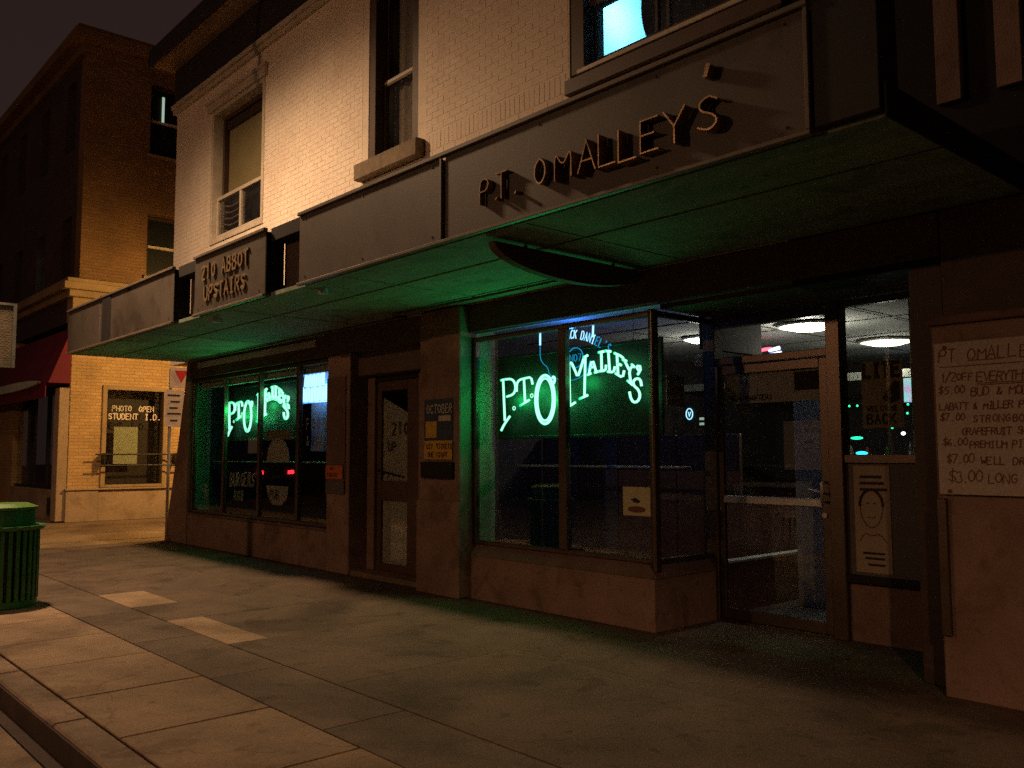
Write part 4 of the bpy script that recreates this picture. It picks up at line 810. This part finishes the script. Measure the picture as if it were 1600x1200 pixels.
for (x, z) in ((-5.16, 2.06), (-5.06, 2.06), (-4.46, 2.05), (-4.47, 1.95), (-4.65, 1.79), (-5.63, 2.08), (-5.56, 2.03), (-5.38, 2.04), (-5.28, 2.05)):
    bm = bmesh.new(); bmesh.ops.create_icosphere(bm, subdivisions=1, radius=0.014)
    for v in bm.verts: v.co += Vector((x, 10.0, z))
    obj('bulb', bm, 'greendot', gl)
blob('spot_lamp', 'whitedot', -4.48, 9.9, 1.72, 0.025, 0.02, 'small bright white lamp over the bar at the right of the side pane', 'lamp')
blob('spot_lamp', 'whitedot', -4.57, 10.1, 1.81, 0.014, 0.01, 'tiny white lamp above the bright one in the side pane', 'lamp')
blob('cyan_bar_light', 'cyanlit', -5.05, 10.05, 1.50, 0.075, 0.022, 'flat cyan glowing light on the bar in the side pane', 'lamp')
blob('green_bar_light', 'greendot', -5.13, 10.1, 1.68, 0.08, 0.018, 'flat green glowing light above the cyan one', 'lamp')
blob('green_spot', 'greendot', -5.21, 10.0, 1.33, 0.018, 0.045, 'narrow green light beside the door post, below the cyan one', 'lamp')
on = B('oval_logo_sign', 'dark', None, (-7.6, -7.40, 10.02, 10.04, 1.90, 2.20)); tag(on, 'small cyan oval neon on the far bar wall seen through the side pane', 'neon sign')
bm = bmesh.new(); tube(bm, circ(-7.5, 2.05, 0.055, 0.075, 10.0, 20), 0.008, 6); tube(bm, [(-7.52, 10.0, 2.08), (-7.5, 10.0, 2.01), (-7.48, 10.0, 2.08)], 0.007, 6); obj('neon_ring', bm, 'neon_b', on, smooth=True)
tx = B('text_light_sign', 'blacksteel', None, (-7.36, -7.20, 10.02, 10.04, 1.86, 2.02)); tag(tx, 'tiny lit white menu sign right of the cyan oval', 'sign')
for zz in (1.96, 1.89): B('lit_line', 'paleglow', tx, (-7.34, -7.22, 10.01, 10.018, zz, zz+0.035))
og = B('led_sign', 'blacksteel', None, (-7.37, -7.21, 10.02, 10.05, 1.39, 1.50)); tag(og, 'small orange LED sign low in the narrow side pane', 'sign')
bm = bmesh.new(); text(bm, 'OPEN', -7.355, 10.018, 1.455, 0.03, 0.007, cw=0.6, pitch=0.036); text(bm, 'BAR', -7.335, 10.018, 1.405, 0.03, 0.007, cw=0.6, pitch=0.036); obj('led_text', bm, 'orangelit', og)
rw = thing('red_white_neon', 'red and white neon arc high inside, seen over the entrance door', 'neon sign', (-5.6, 9.0, 2.6))
M['neon_r'] = neon('red_neon_tube', (1.0, 0.10, 0.16), (1.0, 0.02, 0.06), 4.0, 1.5); M['neon_w'] = neon('white_neon_tube', (0.8, 0.85, 1.0), (0.4, 0.45, 1.0), 4.0, 1.5)
bm = bmesh.new(); tube(bm, [(-5.62+0.20*math.cos(R(a)), 9.0, 2.62+0.09*math.sin(R(a))) for a in range(75, 200, 12)], 0.022, 8); obj('neon_tube', bm, 'neon_r', rw, smooth=True)
bm = bmesh.new(); tube(bm, [(-5.60, 9.0, 2.69), (-5.46, 9.0, 2.71)], 0.022, 8); tube(bm, [(-5.58, 9.0, 2.64), (-5.44, 9.0, 2.65)], 0.024, 8); obj('neon_tube', bm, 'neon_w', rw, smooth=True)
for i in range(14):
    x = -7.0+i*0.27+random.uniform(-0.04, 0.04); h = random.uniform(0.24, 0.32)
    bm = bmesh.new(); cyl(bm, x, 12.0, 1.341, 1.341+h*0.65, 0.036, n=10); cyl(bm, x, 12.0, 1.3415+h*0.65, 1.341+h, 0.034, 0.013, n=10)
    c_ = ['green', 'brownframe', 'orange', 'steel', 'cream'][(i*3) % 5]; w_ = {'green': 'green', 'brownframe': 'brown', 'orange': 'orange', 'steel': 'grey', 'cream': 'cream'}[c_]
    b_ = obj('bottle', bm, c_, None, smooth=True)
    tag(b_, '%s liquor bottle, %s of its row on the shelf behind the bar' % (w_, ['leftmost', 'second', 'third', 'fourth', 'fifth', 'sixth', 'seventh', 'eighth', 'ninth', 'tenth', 'eleventh', 'twelfth', 'thirteenth', 'rightmost'][i]), 'bottle', 'liquor bottles behind the bar')
pt = thing('booth_partition', 'low row of wood and grey booth panels behind the neon window', 'partition', (-7, 7.6, 0))
for (a, b, m) in ((-7.95, -7.34, 'panelgrey'), (-7.33, -6.98, 'panelwood'), (-6.96, -6.72, 'panelgrey'), (-6.71, -5.89, 'panelwood'), (-5.88, -5.1, 'panelwood')): B('booth_panel', m, pt, (a, b, 7.6, 7.66, 0.3, 1.70), bevel=0.006)
def stool(x, y, label):
    t = thing('bar_stool', label, 'bar stool', (x, y, 0), 'bar stools at the counter')
    bm = bmesh.new(); cyl(bm, x, y, 0.72, 0.78, 0.17, n=20); obj('seat', bm, 'panelwood', t)
    for k in range(4):
        a = math.pi/4+k*math.pi/2; bm = bmesh.new(); tube(bm, [(x+0.10*math.cos(a), y+0.10*math.sin(a), 0.72), (x+0.18*math.cos(a), y+0.18*math.sin(a), 0)], 0.014, 6); obj('leg', bm, 'darkwood', t)
stool(-5.1, 9.9, 'wooden bar stool at the counter, nearer the door opening'); stool(-5.9, 9.9, 'wooden bar stool at the counter, farther from the door')

# ================================================================ corner building across the side street
cb = thing('corner_building', 'tall buff brick corner building with cream cornices across the side street', 'building', (-24, 9, 0))
X0 = -21.2; YS = 5.72
B('ground_wall', 'yellowbrick', cb, (-21.6, X0, YS, 6.40, 0.76, 4.50), (-21.6, X0, 7.86, 16, 0.76, 4.50), (-21.6, X0, 6.40, 7.86, 3.10, 4.50), (-21.6, X0, 9, 16, 0.0, 0.76))
B('base_course', 'limestone', cb, (-21.62, X0+0.06, YS-0.04, 6.36, 0.02, 0.72), (-21.62, X0+0.03, 6.36, 16, 0.02, 0.72), bevel=0.01)
B('base_cap', 'limestone', cb, (-21.62, X0+0.10, YS-0.06, 16, 0.722, 0.765), bevel=0.008)
B('frieze_band', 'cornice', cb, (-21.6, X0+0.03, YS-0.03, 16, 4.50, 5.05), bevel=0.01); B('frieze_band', 'darkwood', cb, (-40, -21.605, YS-0.03, 6.3, 4.50, 5.05), bevel=0.01)  # street-side band coloured dark in place of shade
B('cornice', 'cornice', cb, (-40, X0+0.16, YS-0.14, 16, 5.052, 5.20), (-40, X0+0.30, YS-0.28, 16, 5.20, 5.36), (-40, X0+0.22, YS-0.20, 16, 5.36, 5.46), bevel=0.01)
side_w = [(7.30, 8.6, 5.76, 7.23), (7.30, 8.6, 8.72, 10.47)]
B('upper_wall', 'dimbrick', cb, (-21.6, X0, 5.82, 7.28, 5.46, 10.75), (-21.6, X0, 8.62, 16, 5.46, 10.75), (-21.6, X0, 7.28, 8.62, 5.46, 5.74), (-21.6, X0, 7.28, 8.62, 7.25, 8.70), (-21.6, X0, 7.28, 8.62, 10.49, 10.75))  # upper brick colour carries the dimmer light up here
B('street_front_wall', 'shadedbrick', cb, (-40, -21.6, 5.82, 6.2, 5.46, 5.6), (-40, -21.6, 5.82, 6.2, 7.1, 8.7), (-40, -21.6, 5.82, 6.2, 10.4, 10.75), (-21.95, -21.6, 5.82, 6.2, 5.6, 7.1), (-21.95, -21.6, 5.82, 6.2, 8.7, 10.4),  # shaded copy of the brick for the street side
  *[(-22.75-2.3*i-1.5, -22.75-2.3*i, 5.82, 6.2, zz0, zz1) for i in range(7) for zz0, zz1 in ((5.6, 7.1), (8.7, 10.4))])
B('roof_cornice', 'dimbrick', cb, (-40, X0+0.12, 5.70, 16, 10.75, 10.95), (-40, X0+0.35, 5.47, 16, 10.95, 11.2), (-40, X0+0.28, 5.54, 16, 11.2, 11.3), bevel=0.01)  # dimmed brick colour stands in for the weak light on the cornice
for (y0, y1, z0, z1) in side_w:
    f = B('window', 'brownframe', cb, (-21.45, -21.38, y0-0.02, y0+0.06, z0, z1), (-21.45, -21.38, y1-0.06, y1+0.02, z0, z1), (-21.45, -21.38, y0+0.06, y1-0.06, z0, z0+0.07), (-21.45, -21.38, y0+0.06, y1-0.06, z1-0.07, z1))
    B('sash_rail', 'whiteframe', f, (-21.44, -21.36, y0+0.06, y1-0.06, (z0+z1)/2-0.03, (z0+z1)/2+0.03)); B('pane', 'bk', f, (-21.42, -21.41, y0+0.05, y1-0.05, z0+0.05, z1-0.05))
    B('window_sill', 'cornice', f, (-21.4, X0+0.07, y0-0.08, y1+0.08, z0-0.09, z0-0.02))
B('reflection_streak', 'paleglow', cb, (-21.36, -21.35, 7.60, 7.66, 9.62, 10.25))  # glowing strip painting a reflection in the upper sash
for i in range(8):
    a = -22.75-2.3*i
    if i == 7: break
    for z0, z1 in ((5.6, 7.1), (8.7, 10.4)):
        xl, xr = a, a+0.8
        f = B('window', 'brownframe', cb, (xl, xl+0.05, 5.98, 6.04, z0, z1), (xr-0.05, xr, 5.98, 6.04, z0, z1), (xl+0.05, xr-0.05, 5.98, 6.04, (z0+z1)/2-0.025, (z0+z1)/2+0.025)); B('pane', 'bk', f, (xl, xr, 6.05, 6.06, z0, z1))
B('reflection_streak', 'paleglow', cb, (-24.85, -24.7, 6.04, 6.046, 5.75, 6.7))  # glowing strip painting a greenish reflection on the pane
# side show window with painted lettering
swn = B('show_window', 'cornice', cb, (-21.30, -21.16, 6.40, 6.50, 0.77, 3.10), (-21.30, -21.16, 7.78, 7.86, 0.77, 3.10), (-21.30, -21.16, 6.50, 7.78, 3.00, 3.10), (-21.30, -21.16, 6.50, 7.78, 0.77, 0.83), bevel=0.008)
B('pane', 'glass', swn, (-21.26, -21.255, 6.50, 7.78, 0.83, 3.0))
B('window_blind', 'cream', swn, (-21.42, -21.41, 6.74, 7.28, 1.30, 2.16)); B('window_recess', 'darkwood', swn, (-21.75, -21.7, 6.3, 8.0, 0.5, 3.2))
kw = dict(depth=0.002, u=(0, 1, 0), nrm=(1, 0, 0))
lettering('lettering', [('OPEN', -21.25, 7.24, 2.52, 0.12, 0.022)], 'sign_white', swn, cw=0.55, **kw)
lettering('lettering', [('STUDENT', -21.25, 6.56, 2.33, 0.13, 0.026), ('I.D.', -21.25, 7.38, 2.33, 0.13, 0.026)], 'sign_white', swn, cw=0.55, **kw)
lettering('lettering', [('PHOTO', -21.25, 6.64, 2.52, 0.12, 0.022)], 'steel', swn, cw=0.55, **kw)
blob('window_bulb', 'whitedot', -21.2, 6.44, 2.50, 0.03, 0.03, 'small bright bulb at the left edge of the student window', 'lamp')
rl = thing('barrier_rail', 'pair of black horizontal rails in front of the student window', 'railing', (-20.9, 7.0, 0.02))
for zz in (1.52, 1.27):
    bm = bmesh.new(); tube(bm, [(-20.95, 6.22, zz), (-20.95, 8.6, zz)], 0.018, 8); obj('rail', bm, 'blacksteel', rl)
for yy in (6.4, 8.0): B('bracket', 'blacksteel', rl, (-21.15, -20.93, yy, yy+0.03, 1.24, 1.55))
# street front under the red sign band
B('shop_pier', 'limestone', cb, (-21.6, -21.21, 5.50, 5.71, 0.05, 3.0), bevel=0.008); B('shop_pier', 'yellowbrick', cb, (-28, -26.3, YS, 6.3, 0.02, 4.5))
sf = B('shopfront', 'blacksteel', cb, (-26.3, -21.6, 5.80, 5.9, 2.95, 3.3), (-23.35, -23.25, 5.80, 5.88, 0.76, 2.95), (-24.9, -24.8, 5.80, 5.88, 0.76, 2.95), (-26.3, -21.6, 5.80, 5.9, 0.7, 0.76))
B('pane', 'glass', sf, (-26.3, -21.6, 5.84, 5.845, 0.76, 2.95)); B('shop_base', 'limestone', cb, (-26.3, -21.6, 5.70, 6.1, 0.02, 0.70), bevel=0.008); B('shop_back', 'panelgrey', cb, (-27, -21.6, 8.0, 8.1, 0, 4))
B('base_vent', 'dark', cb, (-22.55, -21.72, 5.66, 5.698, 0.14, 0.53), bevel=0.005)
aw = thing('red_sign_band', 'deep red awning band over the shopfront of the corner building', 'awning', (-24, 5.5, 3.0))
bm = bmesh.new(); prism(bm, [(5.70, 4.35), (5.70, 3.10), (5.25, 3.10)], 'x', -30, -21.15); obj('fabric', bm, 'red', aw)
B('valance', 'red', aw, (-30, -21.35, 5.24, 5.26, 2.78, 3.095))
bm = bmesh.new(); n = 24
prism(bm, [(-24.3+2.7*math.cos(2*math.pi*i/n), 3.13+0.10*math.sin(2*math.pi*i/n)) for i in range(n)], 'y', 5.14, 5.22); obj('oval_light_box', bm, 'palelamp', aw)

# ================================================================ street furniture
bx, by = -10.12, 2.15
lb = thing('litter_bin', 'round green slatted litter bin with a lighter green domed lid by the kerb', 'litter bin', (bx, by, 0))
bm = bmesh.new(); cyl(bm, bx, by, 0.05, 0.76, 0.285, 0.31, n=28); obj('liner', bm, 'blacksteel', lb)
bm = bmesh.new(); cyl(bm, bx, by, 0.0, 0.07, 0.325, n=32); obj('base_ring', bm, 'green', lb, bevel=0.008)
bm = bmesh.new(); cyl(bm, bx, by, 0.76, 0.80, 0.37, 0.385, n=36); obj('rim', bm, 'green', lb, bevel=0.01)
bm = bmesh.new(); cyl(bm, bx, by, 0.80, 0.96, 0.29, 0.285, n=32); obj('collar', bm, 'green', lb)
bm = bmesh.new(); cyl(bm, bx, by, 0.96, 0.985, 0.31, 0.31, n=32); cyl(bm, bx, by, 0.986, 1.02, 0.30, 0.22, n=32); obj('lid', bm, 'green_lid', lb)
bm = bmesh.new(); box(bm, 0.316, 0.332, -0.018, 0.018, 0.07, 0.76)
me = bpy.data.meshes.new('slat'); bmesh.ops.recalc_face_normals(bm, faces=bm.faces[:]); bm.to_mesh(me); bm.free(); me.materials.append(M['green'])
for k in range(30): share('slat', me, (bx, by, 0), lb, 2*math.pi*k/30)

tsn = thing('traffic_sign_post', 'steel post with a red triangle sign over white panels at the far corner', 'traffic sign', (-16.9, 6.33, -0.03))
bm = bmesh.new(); cyl(bm, -16.9, 6.33, -0.03, 3.15, 0.03, n=10); obj('post', bm, 'steel', tsn)
kw = dict(u=(0, 1, 0), nrm=(1, 0, 0))
B('white_plate', 'sign_white', tsn, (-16.865, -16.855, 6.30, 6.66, 2.78, 3.18), bevel=0.003)
bm = bmesh.new(); prism(bm, [(6.38, 3.12), (6.64, 3.12), (6.51, 2.88)], 'x', -16.854, -16.850); obj('red_triangle', bm, 'sign_red', tsn)
p2 = B('text_panel', 'sign_white', tsn, (-16.865, -16.855, 6.22, 6.58, 2.04, 2.74), bevel=0.003)
bm = bmesh.new()
for zz, a, b in ((2.62, 6.26, 6.50), (2.50, 6.32, 6.50), (2.38, 6.30, 6.46), (2.27, 6.26, 6.52), (2.14, 6.32, 6.46)): box(bm, -16.854, -16.852, a, b, zz, zz+0.035)
obj('print_line', bm, 'ink', p2)
B('red_edge', 'sign_red', tsn, (-16.864, -16.857, 6.582, 6.61, 2.3, 2.62))

def street_lamp(x, y, h, hx, hy, label, energy, ang, blend, color, size=0.12, aim=(0, 0, -1)):
    t = thing('street_lamp', label, 'street lamp', (x, y, 0), 'street lamps lighting the block')
    bm = bmesh.new(); cyl(bm, x, y, 0, h-0.5, 0.075, 0.045, n=14); cyl(bm, x, y, 0, 0.5, 0.13, 0.11, n=14); obj('pole', bm, 'steel', t)
    bm = bmesh.new(); tube(bm, smooth_path([(x, y, h-0.5), (x, y, h+0.02), (hx, hy, h+0.08)]), 0.03, 8); obj('arm', bm, 'steel', t)
    bm = bmesh.new(); cyl(bm, hx, hy, h, h+0.12, 0.20, 0.10, n=18); obj('hood', bm, 'steel', t)
    bm = bmesh.new(); cyl(bm, hx, hy, h-0.03, h-0.001, 0.10, 0.17, n=18); obj('lens', bm, 'streetlens', t)
    l = bpy.data.lights.new('lamp_light', 'SPOT'); l.energy = energy; l.color = color; l.spot_size = R(ang); l.spot_blend = blend; l.shadow_soft_size = size
    o = bpy.data.objects.new('lamp_light', l); col.objects.link(o); o.parent = t; o.location = Vector((hx, hy, h-0.05))-WL[t.name]
    o.rotation_euler = Vector(aim).to_track_quat('-Z', 'Y').to_euler()
    return t
SOD = (1.0, 0.62, 0.34)
LA = street_lamp(-12.0, 1.70, 7.7, -11.5, 2.2, 'steel street lamp on the kerb in front of the pub', 2550, 172, 1.0, SOD, 0.28)
LB = street_lamp(-10.9, -9.6, 5.6, -10.7, -9.2, 'shorter street lamp on the far side of the road', 1150, 175, 0.3, (1.0, 0.50, 0.24), 0.15, aim=(0, 0.8, -0.6))
LD = street_lamp(8.4, -9.4, 7.2, 8.1, -9.0, 'tall street lamp across the road, farther right', 3300, 153, 0.2, (1.0, 0.52, 0.25), 0.15, aim=(0, 0, -1))
LC = street_lamp(-16.4, 9.4, 4.6, -16.75, 9.2, 'low lamp in the side street behind the pub corner', 1900, 170, 0.6, (1.0, 0.55, 0.16), 0.12, aim=(-0.75, -0.2, -0.62))
bn = thing('pole_banner_sign', 'tan framed sign panel fixed to the kerbside lamp pole', 'sign', (-12.05, 2.1, 2.58))
B('panel', 'sandstone', bn, (-12.10, -12.06, 1.80, 2.57, 2.60, 3.33), bevel=0.004)
B('frame', 'steel', bn, (-12.11, -12.05, 2.571, 2.61, 2.57, 3.36), (-12.11, -12.05, 1.78, 2.57, 2.57, 2.598), (-12.11, -12.05, 1.78, 2.57, 3.332, 3.36))

# ================================================================ across the road (seen only as reflections)
def car(x, y, d, label, lights):
    """d=+1 front faces +X"""
    t = thing('parked_car', label, 'car', (x, y, -0.12), 'cars across the road')
    P = lambda pts: [(x+d*a, b-0.12) for a, b in pts]
    bm = bmesh.new(); prism(bm, P([(-2.3, 0.35), (2.3, 0.35), (2.35, 0.75), (2.2, 0.98), (1.1, 1.08), (0.5, 1.62), (-1.9, 1.68), (-2.25, 1.1), (-2.35, 0.8)]), 'y', y-0.9, y+0.9); obj('body', bm, 'darkpaint', t, bevel=0.06)
    for s in (-1, 1):
        bm = bmesh.new(); prism(bm, P([(0.85, 1.1), (0.42, 1.52), (-1.75, 1.56), (-1.95, 1.12)]), 'y', y+s*0.905, y+s*0.912); obj('side_glass', bm, 'bk', t)
        for wx in (-1.45, 1.45):
            bm = bmesh.new(); prism(bm, [(x+d*wx+0.36*math.cos(k*math.pi/10), 0.24+0.36*math.sin(k*math.pi/10)) for k in range(20)], 'y', y+s*0.72, y+s*0.92); obj('wheel', bm, 'tyre', t)
    for s in (-0.62, 0.62):
        xx = x+d*2.34 if lights == 'head' else x-d*2.36
        B('headlight' if lights == 'head' else 'tail_lamp', 'headlight' if lights == 'head' else 'taillight', t, (xx-0.04, xx+0.04, y+s-0.10, y+s+0.10, 0.78, 0.92))
car(-62.0, -6.5, 1, 'dark car with headlights on, waiting across the road', 'head')
car(-33.0, -3.5, -1, 'dark car with red tail lamps in the road', 'tail')
ob = thing('opposite_building', 'long dim building across the road', 'building', (-30, -16, 0))
B('wall', 'opp', ob, (-120, 20, -18, -16, -0.12, 9))
for i in range(16):
    a = -70+i*5.2; f = B('window', 'brownframe', ob, (a, a+2.4, -15.99, -15.93, 0.8, 2.8)); B('pane', 'winwarm' if i % 4 == 2 else 'bk', f, (a+0.1, a+2.3, -15.925, -15.92, 0.9, 2.7))
